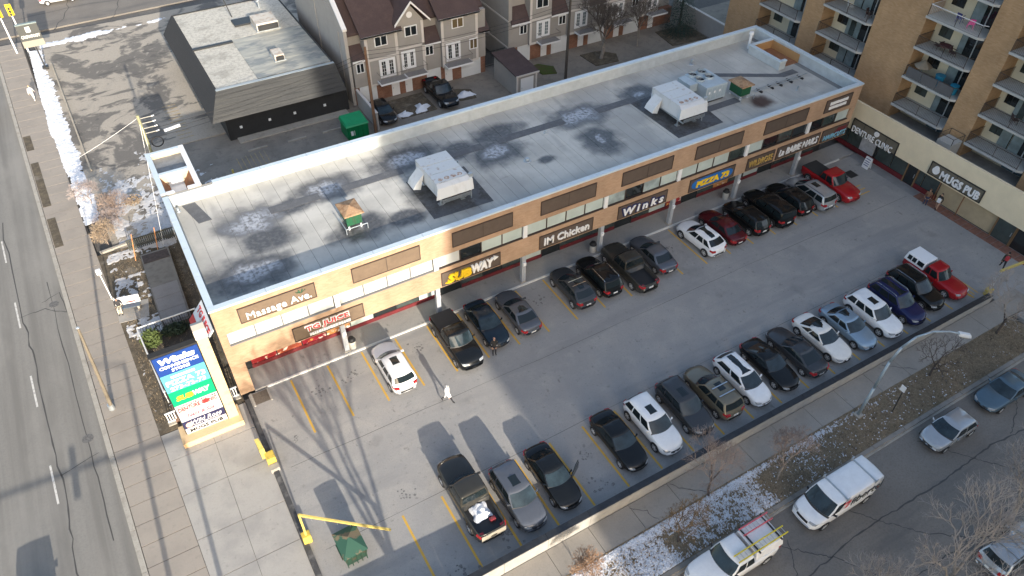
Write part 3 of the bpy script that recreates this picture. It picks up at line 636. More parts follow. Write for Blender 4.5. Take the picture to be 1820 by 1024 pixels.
air_unit(17.75,40.35,'white make-up air unit on legs on the roof left of centre, above the SUBWAY sign')
air_unit(40.3,40.35,'white make-up air unit on legs beside the four-fan condenser on the roof')
t = thing('condensing_unit', (46.2,43.8,RZ), 'pale blue-grey condenser with four round fans on the roof', 'condenser')
cg = mat('condenser_grey', (.36,.43,.48), rough=.5, var=.1)
B(45.0,47.4,42.4,45.4,RZ+.2,RZ+1.6).build('casing', cg, t, bevel=.02); B(45.1,47.3,42.5,45.3,RZ,RZ+.2).build('base_rail', darkm, t)
B(44.1,44.99,43.6,45.3,RZ+.8,RZ+1.55).build('coil_box', cg, t, bevel=.02)
for (a,b) in ((45.35,44.9),(46.4,44.9),(45.35,43.9),(46.4,43.9)):
    f = MB().tube((a+.1,b,RZ+1.6),(a+.1,b,RZ+1.78),.42,.42,20,False).tube((a+.1,b,RZ+1.6),(a+.1,b,RZ+1.78),.38,.38,20,False).build('fan_ring', cg, t)
    MB().tube((a+.1,b,RZ+1.6),(a+.1,b,RZ+1.63),.38,n=20).build('fan_well', darkm, f)
    bl = MB()
    for k in range(4):
        c, s_ = cos(k*pi/2+.3), sin(k*pi/2+.3)
        bl.add([(a+.1+.05*c,b+.05*s_,RZ+1.68),(a+.1+.36*c-.1*s_,b+.36*s_+.1*c,RZ+1.66),(a+.1+.36*c+.1*s_,b+.36*s_-.1*c,RZ+1.71)], [(0,1,2)])
    bl.tube((a+.1,b,RZ+1.63),(a+.1,b,RZ+1.73),.07,n=10).build('fan_blades', mat('fan_metal',(.2,.2,.2),rough=.5), f)
for k in range(4): B(45.15+.58*k,45.6+.58*k,42.37,42.4,RZ+.4,RZ+1.45).build('access_panel', mat('condenser_panel',(.3,.37,.42),rough=.5), t)
for k in range(3): B(45.3+.6*k,45.45+.6*k,42.34,42.37,RZ+.95,RZ+1.15).build('label_plate', whitem, t)
def cooler(x, y, label, gz):
    t = thing('exhaust_cube', (x,y,RZ), label, 'exhaust fan', 'green rooftop exhaust cubes')
    gm = layered('green_sheet', (.02,.1,.05), [(4,.5,.7,(.05,.06,.04),.7,(3,3,.3))], rough=.5)
    rm = layered('rusted_lid', (.34,.22,.13), [(2,.45,.65,(.2,.11,.06),.8,(1,1,1)),(8,.5,.7,(.45,.33,.22),.6,(1,1,1))])
    B(x-.55,x+.55,y-.75,y+.75,RZ+.4,RZ+1.3).build('casing', gm, t)
    for k in range(7):
        B(x-.58+.17*k,x-.52+.17*k,y-.78,y-.75,RZ+.42,RZ+1.28).build('louvre', gm, t)
    MB().hexa([(x-.75,y-.95,RZ+1.3),(x+.75,y-.95,RZ+1.3),(x+.75,y+.95,RZ+1.3),(x-.75,y+.95,RZ+1.3)],[(x-.72,y-.92,RZ+1.38),(x+.72,y-.92,RZ+1.38),(x+.72,y+.92,RZ+1.38),(x-.72,y+.92,RZ+1.38)]).add([(x-.72,y-.92,RZ+1.381),(x+.72,y-.92,RZ+1.381),(x+.72,y+.92,RZ+1.381),(x-.72,y+.92,RZ+1.381),(x,y,RZ+1.62)],[(0,1,4),(1,2,4),(2,3,4),(3,0,4)]).build('lid', rm, t)
    for a in (-.45,.45):
        for b in (-.65,.65): B(x+a-.06,x+a+.06,y+b-.06,y+b+.06,RZ,RZ+.4).build('leg', whitem, t)
    MB().path([(x-.8,y-1.1,RZ+.45),(x+.8,y-1.1,RZ+.45)], .04).path([(x-.8,y-1.1,RZ+.45),(x-.8,y+.5,RZ+.45)], .04).path([(x-.8,y-1.1,RZ),(x-.8,y-1.1,RZ+.45)], .04).path([(x+.8,y-1.1,RZ),(x+.8,y-1.1,RZ+.45)], .04).build('guard_rail', steel, t)
cooler(11.55,42.05,'green louvred exhaust cube with tan lid standing alone on the left of the roof',0)
cooler(48.85,42.1,'green louvred exhaust cube with rusty lid right of the condenser on the roof',0)
# ------------------------------------------------------------ podium with clinic and pub
stucco = mat('cream_stucco', (.74,.63,.44), rough=.9, var=.07, scale=.8, bump=.2)
pod = thing('podium', (64,28,0), 'cream stucco podium with clinic and pub fronts below the apartment block', 'building')
PX = 61.0
B(PX+.26,64.4,18.72,40.0,2.36,2.98).build('soffit', stucco, pod)
B(PX,PX+.25,18.4,40.0,2.3,5.2).build('fascia_wall', stucco, pod)
B(PX+.26,66.3,18.4,18.7,2.35,5.2).build('fascia_return', stucco, pod)
B(PX+.26,66.6,18.71,40.0,3.0,3.25).build('terrace', mat('terrace_grey',(.3,.29,.27),rough=.9,var=.2), pod)
B(PX+.7,PX+.9,12,41.5,0,2.6).build('front_wall', mat('tan_render',(.42,.34,.22),rough=.9,var=.12), pod)
y = 40.0
while y > 29.4: # clinic glazing
    q = B(PX+.62,PX+.66,y-1.7,y-.06,.5,2.3).build('shop_window', glass_green if int(y)%3 else glass_dark, pod)
    B(PX+.6,PX+.7,y-.06,y,.1,2.32).build('window_frame', darkm, q)
    B(PX+.56,PX+.69,y-1.76,y,.02,.48).build('stall_riser', redm, pod)
    y -= 1.76
B(PX+.5,PX+.62,35.0,36.6,.6,2.1).build('window_poster', mat('grey_poster',(.4,.4,.42),rough=.4,var=.25,scale=2), pod)
for (a,b,m) in ((20.4,22.0,glass_green),(18.6,20.2,glass_dark),(30.2,31.2,glass_dark)):
    q = B(PX+.55,PX+.64,a,b,.05,2.25).build('entrance_door', m, pod); B(PX+.5,PX+.56,a+.1,a+.16,.9,1.3).build('handle', steel, q)
    for c in (a-.12,b): B(PX+.5,PX+.72,c,c+.12,0,2.33).build('door_frame', mat('timber_frame',(.2,.12,.06),rough=.7), q)
for k in range(16): # red-brown apron tiles along the pub front
    B(PX-.55,PX+.5,17.6+.72*k,18.29+.72*k,0,.02).build('apron_tile', mat('terracotta',(.21,.1,.07),rough=.85,var=.3,scale=3), pod)
B(PX-.5,PX+.45,16.5,38.8,.0,.012).build('clinic_walk', mat('walk_dark',(.22,.22,.22),rough=.9,var=.15), pod)
rail_m = mat('bronze_rail', (.2,.1,.05), rough=.5)
for yy in (25.3,27.7):
    pts = [(PX+.3,yy,.05),(PX+.25,yy,1.2),(PX+.4,yy+.05,1.9),(PX+.6,yy+.1,2.3)]
    MB().path(pts,.05,6).build('curved_bracket', rail_m, pod)
def pod_sign(y0, y1, z0, z1, n):
    p = B(PX-.06,PX,y0,y1,z0,z1).build('sign_panel', mat('olive_panel',(.14,.125,.095),rough=.6,var=.1), pod)
    for (a,b,c,d) in ((y0-.08,y1+.08,z1,z1+.08),(y0-.08,y1+.08,z0-.08,z0),(y0-.08,y0,z0,z1),(y1,y1+.08,z0,z1)): B(PX-.1,PX,a,b,c,d).build('frame', blk, p)
    for k in range(1,n): B(PX-.075,PX-.06,y0+(y1-y0)*k/n-.02,y0+(y1-y0)*k/n+.02,z0,z1).build('joint', blk, p)
    return p
RL = (0,-1,0)
p = pod_sign(32.65,37.75,2.36,3.5,4); text_on('DENTURE CLINIC', wt, p, (PX-.1,35.3,2.6), RL, U, 4.6, .6, .12, bold=.0)
MB().tube((PX-.14,35.0,3.25),(PX-.06,35.0,3.25),.26,n=20).build('round_emblem', wt, p)
p = pod_sign(23.9,29.0,2.55,3.68,2); text_on('MUGS PUB', wt, p, (PX-.07,25.95,3.02), RL, U, 3.8, .76, .12, bold=.03)
em = MB().tube((PX-.15,28.4,3.1),(PX-.06,28.4,3.1),.34,n=18); em.tube((PX-.17,28.4,3.35),(PX-.06,28.4,3.35),.22,n=14); em.build('mug_emblem', wt, p)
t = thing('sandwich_board', (60.6,34.4,0), 'white folding sandwich board in front of the clinic', 'sign')
for s_ in (-1,1): MB().hexa([(60.35+.25*s_-.02,34.1,.02),(60.35+.25*s_+.02,34.1,.02),(60.35+.25*s_+.02,34.8,.02),(60.35+.25*s_-.02,34.8,.02)],[(60.35-.02+.03*s_,34.1,1.15),(60.35+.02+.03*s_,34.1,1.15),(60.35+.02+.03*s_,34.8,1.15),(60.35-.02+.03*s_,34.8,1.15)]).build('board', whitem, t)
for z in (.35,.55,.75,.98):
    xx = 60.35-.25+.22*(z-.02)/1.13-.026
    B(xx-.006,xx,34.2,34.7,z-.04,z+.04).build('print', mat('print_navy',(.05,.06,.2),rough=.6), t)
# ------------------------------------------------------------ apartment tower
apt_brick = brick_mat('apartment_brick', (.46,.295,.165), (.39,.24,.125), (.37,.26,.16), bw=.3, bh=.1, var=.14)
apt = thing('apartment_tower', (70,35,0), 'brown brick apartment tower with stacked concrete balconies', 'building')
slabm = mat('balcony_concrete', (.42,.42,.4), rough=.85, var=.12); cream = mat('cream_panel', (.66,.6,.45), rough=.85, var=.06)
AX = 64.35
stacks = [(23.2,28.75),(31.12,36.7),(41.65,47.38),(49.7,55.4)]
piers = [(16,23.2),(28.75,31.12),(36.7,41.65),(47.38,49.7),(55.4,60)]
for (a,b) in piers: B(AX,67,a+.02,b-.02,0 if b < 30 else 0,30).build('brick_pier', apt_brick, apt)
B(66.3,80,16,60,0,30).build('core_wall', cream, apt)
bal_rail = mat('rail_dark', (.055,.042,.035), rough=.5)
things_on = []
for si,(a,b) in enumerate(stacks):
    for k in range(9):
        z = 4.95+2.86*k
        o = MB().prism([(66.3,a+.05),(66.3,b-.05),(63.98,b-.05),(63.98,a+.45),(64.3,a+.05)], z-.2, z).build('balcony', slabm, apt)
        # recessed wall: window, patio door
        big = (si+k)%2
        w0 = b-.55
        if si in (0,2):
            pw2 = B(66.24,66.3,a+2.95,b-1.9,z+.02,z+2.3).build('window', glass_green if (k+si)%2 else glass_dark, apt); B(66.19,66.24,a+3.0+.5*(k%2),a+3.9,z+.05,z+2.25).build('curtained_pane', mat('curtain_glass',(.2,.25,.26)) if 'curtain_glass' in MATS else mat('curtain_glass',(.2,.25,.26),rough=.12,spec=.7,var=.3,scale=1), pw2)
        pw = B(66.24,66.3,b-1.75,b-.55,z+.75,z+2.15).build('window', glass_dark if k%2 else glass_green, apt)
        B(66.2,66.24,b-1.17,b-1.13,z+.75,z+2.15).build('frame', MATS['black_metal'], pw)
        pd = B(66.24,66.3,a+.15,a+2.9,z+.02,z+2.3).build('patio_door', glass_dark, apt)
        B(66.18,66.23,a+1.9+.4*big,a+2.85,z+.05,z+2.25).build('curtained_pane', mat('curtain_glass',(.2,.25,.26),rough=.12,spec=.7,var=.3,scale=1), pd)
        B(66.17,66.24,a+1.42,a+1.5,z+.02,z+2.2).build('frame', mat('alu_frame',(.5,.5,.5),rough=.4), pd)
        if k >= 0 and z < 17:
            # railing: posts, rails, bars
            kind = (si,k)
            rl = ob('railing', None, parent=apt)
            MB().path([(66.2,b-.12,z+1.02),(64.06,b-.12,z+1.02),(64.06,a+.5,z+1.02),(64.34,a+.14,z+1.02)], .028, 5).build('top_rail', whitem if kind == (1,3) else bal_rail, rl)
            if kind == (1,1):
                for q in range(3): B(64.03,64.06,a+.55+1.6*q,a+2.08+1.6*q,z+.08,z+.98).build('screen_panel', mat('grey_screen',(.1,.1,.105),rough=.8,var=.15), rl)
            else:
                bars = MB(); yy = a+.55
                while yy < b-.15: bars.box(64.05,64.065,yy,yy+.014,z+.08,z+1.0); yy += .14
                xx = 64.2
                while xx < 66.2: bars.box(xx,xx+.018,b-.13,b-.11,z+.08,z+1.0); xx += .13
                bars.box(64.05,64.075,a+.5,b-.12,z+.07,z+.1)
                o2 = bars.build('baluster_row', bal_rail if kind != (1,3) else mat('white_rail',(.5,.5,.48),rough=.5), rl); o2['kind'] = 'stuff'
            for yy in (a+.5,(a+b)/2,b-.12): B(64.04,64.08,yy-.02,yy+.02,z,z+1.03).build('post', bal_rail, rl)
# patio level
for (a,b) in stacks[:3]:
    q = B(66.24,66.3,a+.6,a+2.6,3.3,4.6).build('patio_door', mat('blue_glass',(.1,.16,.2),rough=.1,spec=.8,var=.3,scale=1), apt)
    B(66.16,66.24,a+1.4,a+1.48,3.3,4.6).build('frame', whitem, q)
# ------------------------------------------------------------ things on balconies
def chair(x, y, z, col, label, rz=0, kind='chair'):
    t = thing('balcony_chair', (x,y,z), label, 'chair', 'chairs on the apartment balconies', rz)
    m = mat('plastic_'+label[:6], col, rough=.5)
    MB().box(-.25,.25,-.24,.24,.38,.43).build('seat', m, t, world=False); MB().hexa([(-.25,.2,.43),(.25,.2,.43),(.25,.25,.43),(-.25,.25,.43)],[(-.22,.32,.9),(.22,.32,.9),(.22,.36,.9),(-.22,.36,.9)]).build('backrest', m, t, world=False)
    for a in (-.22,.22):
        for b in (-.21,.21): MB().tube((a,b,0),(a*.95,b*.95,.38),.022,n=6).build('leg', m, t, world=False)
        MB().box(a-.03,a+.03,-.22,.24,.62,.66).build('armrest', m, t, world=False)
    return t
z = lambda k: 4.95+2.86*k
chair(65.0,33.1,z(3),(.75,.06,.3),'pink plastic chair on the topmost visible balcony',2.2)
chair(65.2,34.3,z(3),(.05,.06,.2),'navy blue camping chair beside the pink chair on a balcony',1.6)
def planter(x, y, z, col, h, r, label, name='round_tub'):
    t = thing(name, (x,y,z), label, 'tub')
    MB().tube((x,y,z),(x,y,z+h),r*.8,r,18).build('pot', mat('tub_'+label[:9],col,rough=.5,var=.1), t)
    MB().tube((x,y,z+h),(x,y,z+h+.03),r*1.06,r*1.06,18).build('rim', mat('tub_'+label[:9],col,rough=.5), t)
planter(65.2,33.8,z(1),(.02,.22,.36),.95,.42,'larger bright blue tub on the balcony with grey screens'); planter(65.0,32.1,z(1),(.02,.25,.4),.8,.38,'smaller bright blue tub at the right end of the grey screened balcony')
t = thing('patio_umbrella', (65.0,35.6,z(1)), 'folded beige patio umbrella on the balcony with grey screens', 'umbrella')
MB().tube((65,35.6,z(1)),(65,35.6,z(1)+1.7),.03).build('pole', steel, t)
mb = MB(); n = 10
for i in range(n):
    a0, a1 = 2*pi*i/n, 2*pi*(i+1)/n; r0 = .75+.08*(i%2)
    mb.add([(65,35.6,z(1)+1.75),(65+r0*cos(a0),35.6+r0*sin(a0),z(1)+1.1),(65+(.75+.08*((i+1)%2))*cos(a1),35.6+(.75+.08*((i+1)%2))*sin(a1),z(1)+1.1)],[(0,1,2)])
mb.build('canopy', mat('beige_canvas',(.25,.21,.16),rough=.9,var=.15), t)
for (x,y,zz,l) in ((65.2,35.2,z(2),'dark folding chair at the left end of the third balcony up'),(65.1,33.6,z(2),'dark folding chair in the middle of the third balcony up'),(65.0,45.0,z(2),'white plastic chair on a balcony of the far left stack'),(65.1,42.8,z(2),'dark chair at the right of a far left balcony'),(65.1,26.2,z(1),'dark chair on a balcony of the right hand stack')):
    chair(x,y,zz,(.6,.6,.6) if 'white' in l else (.06,.035,.035),l,rnd.uniform(0,3))
t = thing('patio_table', (65.2,34.5,z(2)), 'low table with a dark red cloth on the third balcony up', 'table')
MB().tube((65.2,34.5,z(2)+.62),(65.2,34.5,z(2)+.68),.55,.55,16).build('top', mat('maroon_cloth',(.1,.03,.035),rough=.9), t); MB().tube((65.2,34.5,z(2)),(65.2,34.5,z(2)+.62),.05).build('leg', darkm, t)
t = thing('roof_hatch', (63.3,29.4,3.25), 'grey roof hatch box with wire guard on the podium terrace', 'hatch')
B(62.5,64.1,28.9,30.3,3.25,4.9).build('box', mat('hatch_grey',(.4,.4,.38),rough=.7,var=.1), t)
mb = MB()
for q in ((62.5,28.9),(64.1,28.9),(64.1,30.3),(62.5,30.3)): mb.tube((*q,4.9),(*q,5.5),.03)
for a,b in (((62.5,28.9),(64.1,28.9)),((64.1,28.9),(64.1,30.3)),((64.1,30.3),(62.5,30.3)),((62.5,30.3),(62.5,28.9))): mb.tube((*a,5.5),(*b,5.5),.025)
mb.build('guard', bal_rail, t)
# ------------------------------------------------------------ townhouses
siding = layered('taupe_siding', (.3,.282,.262), [(.7,.4,.7,(.265,.25,.232),.8,(1,1,1)),(5,.45,.7,(.36,.33,.29),.5,(.2,.2,12))])
stuc2 = mat('taupe_stucco', (.36,.34,.318), rough=.9, var=.08, scale=.8); trim = mat('pale_trim', (.55,.51,.47), rough=.8); wtrim = mat('white_trim', (.72,.72,.72), rough=.6)
shingle = layered('brown_shingles', (.075,.052,.05), [(1.2,.4,.7,(.095,.066,.062),.8,(1,1,1)),(10,.4,.7,(.05,.035,.034),.6,(1,1,4))])
rbrick = brick_mat('red_brick', (.28,.13,.08), (.22,.095,.06), (.25,.2,.16), bw=.3, bh=.1, var=.3)
gar = mat('garage_white', (.6,.62,.63), rough=.6, var=.05)
def t_window(par, x0, x1, z0, z1, y, n=2, m=None):
    w = B(x0,x1,y-.07,y-.005,z0,z1).build('window', wtrim, par)
    ww = (x1-x0-.1)/n
    for k in range(n): B(x0+.1+k*ww,x0+(k+1)*ww,y-.085,y-.071,z0+.1,z1-.1).build('pane', m or glass_dark, w)
def t_french(par, x0, x1, z0, z1, y, m=None):
    d = B(x0,x1,y-.06,y-.005,z0,z1).build('french_door', wtrim, par); mid = (x0+x1)/2
    for (a,b) in ((x0+.25,mid-.2),(mid+.2,x1-.25)):
        for r_ in range(4):
            for c in range(2):
                cw = (b-a)/2
                B(a+c*cw+.02,a+(c+1)*cw-.02,y-.075,y-.061,z0+.3+r_*(z1-z0-.5)/4,z0+.26+(r_+1)*(z1-z0-.5)/4).build('pane', m or glass_dark, d)
def t_balcony(par, x0, x1, y, z, dx=1.1):
    f = B(x0,x1,y-dx,y-.01,z-.18,z).build('balcony', wtrim, par)
    B(x0+.05,x1-.05,y-dx+.05,y-.01,z,z+.01).build('deck', mat('deck_grey',(.22,.21,.2),rough=.9), f)
    mb = MB(); mb.path([(x0+.03,y-.05,z+.95),(x0+.03,y-dx+.03,z+.95),(x1-.03,y-dx+.03,z+.95),(x1-.03,y-.05,z+.95)], .02, 5); x = x0+.05
    while x < x1: mb.box(x,x+.015,y-dx+.02,y-dx+.035,z,z+.95); x += .14
    mb.build('railing', bal_rail, f)
def t_garage(par, x0, x1, y, z1=2.0):
    g_ = B(x0,x1,y-.03,y,.0,z1).build('garage_door', gar, par)
    for k in range(4): B(x0+.04,x1-.04,y-.045,y-.031,.05+k*z1/4,(k+1)*z1/4-.03).build('door_panel', gar, g_)
def t_door(par, x0, x1, y, z1=2.0):
    d = B(x0,x1,y-.05,y-.0,0.05,z1).build('front_door', wtrim, par); B(x0+.1,x0+.16,y-.09,y-.05,.9,1.05).build('handle', steel, d)
def t_eave(par, x0, x1, y, z, name='fascia_board'): B(x0,x1,y-.06,y,z-.2,z).build(name, wtrim, par)
def slope_roof(par, x0, x1, y0, z0, y1, z1, th=.18, name='roof'):
    return MB().hexa([(x0,y0,z0-th),(x1,y0,z0-th),(x1,y1,z1-th),(x0,y1,z1-th)],[(x0,y0,z0),(x1,y0,z0),(x1,y1,z1),(x0,y1,z1)]).build(name, shingle, par)
Y = 69.0
A = thing('townhouse_row', (29.5,75,0), 'near taupe townhouse row with brown roof, white gable and balconies beside the black building', 'building')
B(21.9,37.4,Y+1.3,84,0,7.5).build('wall', siding, A)
MB().prism_x([(Y+.6,0),(86,0),(86,12.5),(Y+6.2,12.5),(Y+.6,8.2)], 21.55, 21.89).build('gable_end_wall', stuc2, A)
MB().prism_x([(Y+.55,8.22),(Y+6.2,12.52),(86,12.52),(86,12.75),(Y+6.1,12.75),(Y+.5,8.45)], 21.5,21.95).build('parapet_cap', wtrim, A)
for (a,b,c,d) in ((Y+2.2,Y+2.35,.5,7.6),(Y+9,Y+9.15,.5,9.6),(Y+2.36,Y+8.99,9.5,9.65)): B(21.5,21.55,a,b,c,d).build('relief_band', stuc2, A)
slope_roof(A,21.95,37.5,Y+.9,7.6,Y+7.0,12.3); slope_roof(A,21.95,37.5,Y+14,7.6,Y+7.0,12.3)
def bay(par, x0, x1, eave, zb=2.0):
    B(x0,x1,Y,Y+1.4,zb,eave-.1).build('bay', siding, par)
    for x in (x0,x1-.28): B(x-.01,x+.29,Y-.03,Y,zb,eave-.15).build('corner_board', trim, par)
    B(x0,x1,Y-.035,Y-.031,zb,zb+.2).build('band', trim, par); B(x0,x1,Y-.04,Y-.0,4.78,5.0).build('band', trim, par)
bay(A,23.4,27.0,7.6); slope_roof(A,23.0,27.5,Y-.3,7.55,Y+5.5,11.9); t_eave(A,23.0,27.5,Y-.24,7.56)
t_window(A,24.45,25.87,6.2,7.3,Y); t_french(A,24.7,26.5,2.65,4.7,Y); t_balcony(A,24.3,27.35,Y,2.5)
B(22.0,23.39,Y+.4,Y+1.4,2.0,5.2).build('bay', siding, A); slope_roof(A,21.95,23.38,Y+.1,5.1,Y+1.35,6.4,name='lower_roof'); t_eave(A,21.95,23.5,Y+.15,5.1); t_window(A,22.3,23.2,3.6,4.7,Y+.4)
# gabled bay
MB().prism_y([(27.05,2.0),(30.0,2.0),(30.0,8.0),(28.6,9.8),(27.05,8.0)], Y+.02, Y+1.4).build('gable_bay', siding, A)
MB().hexa([(26.75,Y-.3,7.9),(28.65,Y-.3,10.0),(28.65,Y+5,10.0),(26.75,Y+5,7.9)],[(26.75,Y-.3,8.1),(28.65,Y-.3,10.2),(28.65,Y+5,10.2),(26.75,Y+5,8.1)]).build('gable_roof', shingle, A)
MB().hexa([(28.66,Y-.3,10.0),(30.65,Y-.3,7.8),(30.65,Y+5,7.8),(28.66,Y+5,10.0)],[(28.66,Y-.3,10.2),(30.65,Y-.3,8.0),(30.65,Y+5,8.0),(28.66,Y+5,10.2)]).build('gable_roof', shingle, A)
MB().prism_y([(26.7,7.88),(28.65,10.02),(30.7,7.78),(30.7,8.02),(28.65,10.26),(26.7,8.12)], Y-.38, Y-.301).build('barge_board', wtrim, A)
MB().tube((28.52,Y-.03,8.75),(28.52,Y+.03,8.75),.32,n=24).build('round_vent', wtrim, A)
t_window(A,27.83,29.25,6.5,7.6,Y+.02); t_french(A,27.25,28.85,2.95,5.0,Y+.02); t_balcony(A,27.4,29.75,Y+.02,2.55); B(27.05,30,Y-.02,Y+.015,5.2,5.42).build('band', trim, A); B(29.72,30.0,Y-.02,Y+.015,2.0,7.9).build('corner_board', trim, A)
B(30.0,32.0,Y+.4,Y+1.4,2.0,5.2).build('bay', siding, A); slope_roof(A,30.02,31.98,Y+.1,5.1,Y+1.35,6.5,name='lower_roof'); t_eave(A,30.02,31.98,Y+.15,5.1); t_window(A,30.15,31.15,3.7,4.8,Y+.4)
bay(A,32.0,36.4,7.6); slope_roof(A,31.6,36.6,Y-.3,7.6,Y+5.5,12.0); t_eave(A,31.6,36.6,Y-.24,7.61); t_window(A,33.25,34.65,6.2,7.3,Y,m=mat('warm_glass',(.14,.1,.05),rough=.08,spec=.7)); t_french(A,32.45,34.2,2.65,4.7,Y); t_balcony(A,32.1,35.2,Y,2.45)
B(36.41,37.5,Y+.35,Y+1.4,2.0,7.4).build('bay', siding, A); slope_roof(A,36.42,37.9,Y+.0,5.1,Y+1.3,6.3,name='lower_roof'); t_eave(A,36.42,37.9,Y+.06,5.1); t_window(A,35.3,36.3,3.4,4.6,Y,m=mat('warm_glass',(.14,.1,.05)))
B(21.9,37.5,Y+.5,Y+1.29,0,2.0).build('ground_wall', rbrick, A)
for (a,b) in ((22.4,24.3),(30.2,31.9),(34.45,36.9)): t_garage(A,a,b,Y+.49)
for (a,b) in ((26.0,26.9),(27.6,28.4),(32.4,33.3)): t_door(A,a,b,Y+.49)
for (x,y_) in ((25.3,72.6),(27,73.2)): MB().tube((x,y_,8.8),(x,y_,9.9),.08).build('roof_vent', darkm, A)
# second row
Bt = thing('townhouse_row', (52,75,0), 'far taupe townhouse row behind the bare yard tree and shed', 'building')
B(40.9,64.5,Y+1.2,84,0,8.6).build('wall', siding, Bt); slope_roof(Bt,40.5,65,Y+.5,8.6,Y+7,13); 
B(40.7,64.5,Y+.5,Y+1.19,0,2.05).build('ground_wall', rbrick, Bt)
for i,x in enumerate((40.75,46.0,51.3,56.6)):
    e = x+5.2
    B(x,x+2.3,Y+.35,Y+1.4,2.05,5.0).build('bay', siding, Bt); slope_roof(Bt,x-.05,x+2.35,Y-.05,4.95,Y+1.2,6.5,name='lower_roof'); t_eave(Bt,x-.05,x+2.35,Y+.0,4.96); t_window(Bt,x+1.15,x+2.15,3.45,4.55,Y+.35,m=glass_dark)
    B(x+2.31,e-.02,Y,Y+1.4,2.05,8.6).build('bay', siding, Bt); B(x+2.31,e-.02,Y-.04,Y,4.85,5.1).build('band', trim, Bt); B(x+2.3,x+2.58,Y-.03,Y,2.05,8.5).build('corner_board', trim, Bt); B(x+2.31,e-.02,Y-.04,Y,2.05,2.3).build('band', trim, Bt)
    B(x+2.3,e,Y+1.39,Y+1.5,6.5,8.6).build('bay', stuc2, Bt)
    t_window(Bt,x+3.1,x+4.7,6.2,7.35,Y); t_french(Bt,x+3.2,x+5.0,2.7,4.7,Y,m=mat('pale_glass',(.14,.17,.18),rough=.1,spec=.7,var=.3)); t_balcony(Bt,x+3.3,x+5.9,Y,2.35)
    t_garage(Bt,x+.4+(0 if i else .6),x+2.7,Y+.49); t_door(Bt,x+4.2,x+5.0,Y+.49)
B(40.45,40.89,Y+.3,84,0,8.6).build('end_wall', siding, Bt)
for z_ in (2.1,5.2): B(40.4,40.45,Y+.3,80,z_,z_+.18).build('band', trim, Bt)
# shed
t = thing('garden_shed', (39,64.5,0), 'taupe shed with brown roof and white door beside the alley', 'shed')
B(37.6,40.1,62.6,67.6,0,2.5).build('wall', siding, t); MB().hexa([(37.4,62.4,2.5),(40.3,62.4,2.5),(40.3,67.8,2.9),(37.4,67.8,2.9)],[(37.4,62.4,2.62),(40.3,62.4,2.62),(40.3,67.8,3.02),(37.4,67.8,3.02)]).build('roof', shingle, t)
t_door(t,38.1,39.7,62.6,2.1)
for x in (37.56,39.95): B(x,x+.2,62.54,62.6,0,2.45).build('corner_board', trim, t)
for (a,b,c,d) in ((37.4,40.3,62.34,62.4),): B(a,b,c,d,2.45,2.63).build('fascia_board', trim, t)
# fences and yard pieces
t = thing('stucco_fence', (22.5,66.5,0), 'taupe stucco fence wall between green dumpster and townhouse yard', 'fence'); B(21.9,22.1,63.9,69.3,0,1.9).build('panel', stuc2, t); B(21.87,22.13,63.85,69.3,1.9,1.98).build('cap', trim, t)
t = thing('stucco_fence', (66,66,0), 'taupe yard wall with brick ends by the spruce', 'fence'); B(66.0,66.25,61,71,0,2.3).build('panel', stuc2, t); B(65.9,66.35,60.5,61,0,2.4).build('brick_end', rbrick, t); B(65.95,66.3,61,71,2.3,2.4).build('cap', trim, t)
t = thing('iron_gate', (38.6,70.2,0), 'black iron gate in the gap between the two townhouse rows', 'gate')
mb = MB()
for k in range(14): mb.box(37.7+.2*k,37.72+.2*k,70.1,70.12,0,2.0)
mb.box(37.6,40.5,70.1,70.13,1.9,1.96); mb.box(37.6,40.5,70.1,70.13,.2,.26); mb.build('bars', darkm, t)
# ------------------------------------------------------------ black building with mansard
bb = thing('black_building', (14.5,80,0), 'single storey black building with dark mansard and pale gravel roof', 'building')
blackw = mat('black_wall', (.016,.017,.019), rough=.6, var=.3, scale=1)
mans = layered('mansard_boards', (.026,.028,.029), [(1.1,.45,.7,(.056,.056,.052),.7,(.25,.25,7)),(6,.45,.7,(.06,.06,.063),.5,(1,1,3))], rough=.55)
shl = layered('dark_shingles', (.035,.036,.039), [(8,.4,.7,(.06,.06,.063),.7,(1,1,3))])
ex0, ex1, ey0, ey1 = 7.0, 20.6, 68.3, 90.5
B(8.3,20.9,69.2,90,0,3.1).build('wall', blackw, bb)
r0 = (8.35,20.3,69.9,89.5)
def mquad(a,b,c,d,m,nm): MB().hexa([a,b,(b[0],b[1],b[2]-.12),(a[0],a[1],a[2]-.12)],[d,c,(c[0],c[1],c[2]-.12),(d[0],d[1],d[2]-.12)]).build(nm,m,bb)
z0_, z1_ = 2.75, 5.1
for k in range(6): # front mansard boards, one above the other
    f0, f1 = k/6, (k+1)/6
    def P(x_e, x_r, f, dz=0): return (x_e+(x_r-x_e)*f, ey0+(r0[2]-ey0)*f, z0_+(z1_-z0_)*f+dz)
    a, b, c, d = P(ex0,r0[0],f0,.02), P(ex1,r0[1],f0,.02), P(ex1,r0[1],f1), P(ex0,r0[0],f1)
    MB().hexa([(a[0],a[1]+.1,a[2]-.05),(b[0],b[1]+.1,b[2]-.05),(c[0],c[1]+.1,c[2]-.02),(d[0],d[1]+.1,d[2]-.02)],[a,b,c,d]).build('mansard_board', mans, bb)
MB().hexa([(ex0,ey0,z0_),(r0[0],r0[2],z1_),(r0[0],r0[3],z1_),(ex0,ey1,z0_)],[(ex0+.15,ey0,z0_-.05),(r0[0]+.15,r0[2],z1_-.05),(r0[0]+.15,r0[3],z1_-.05),(ex0+.15,ey1,z0_-.05)]).build('mansard_side', shl, bb)
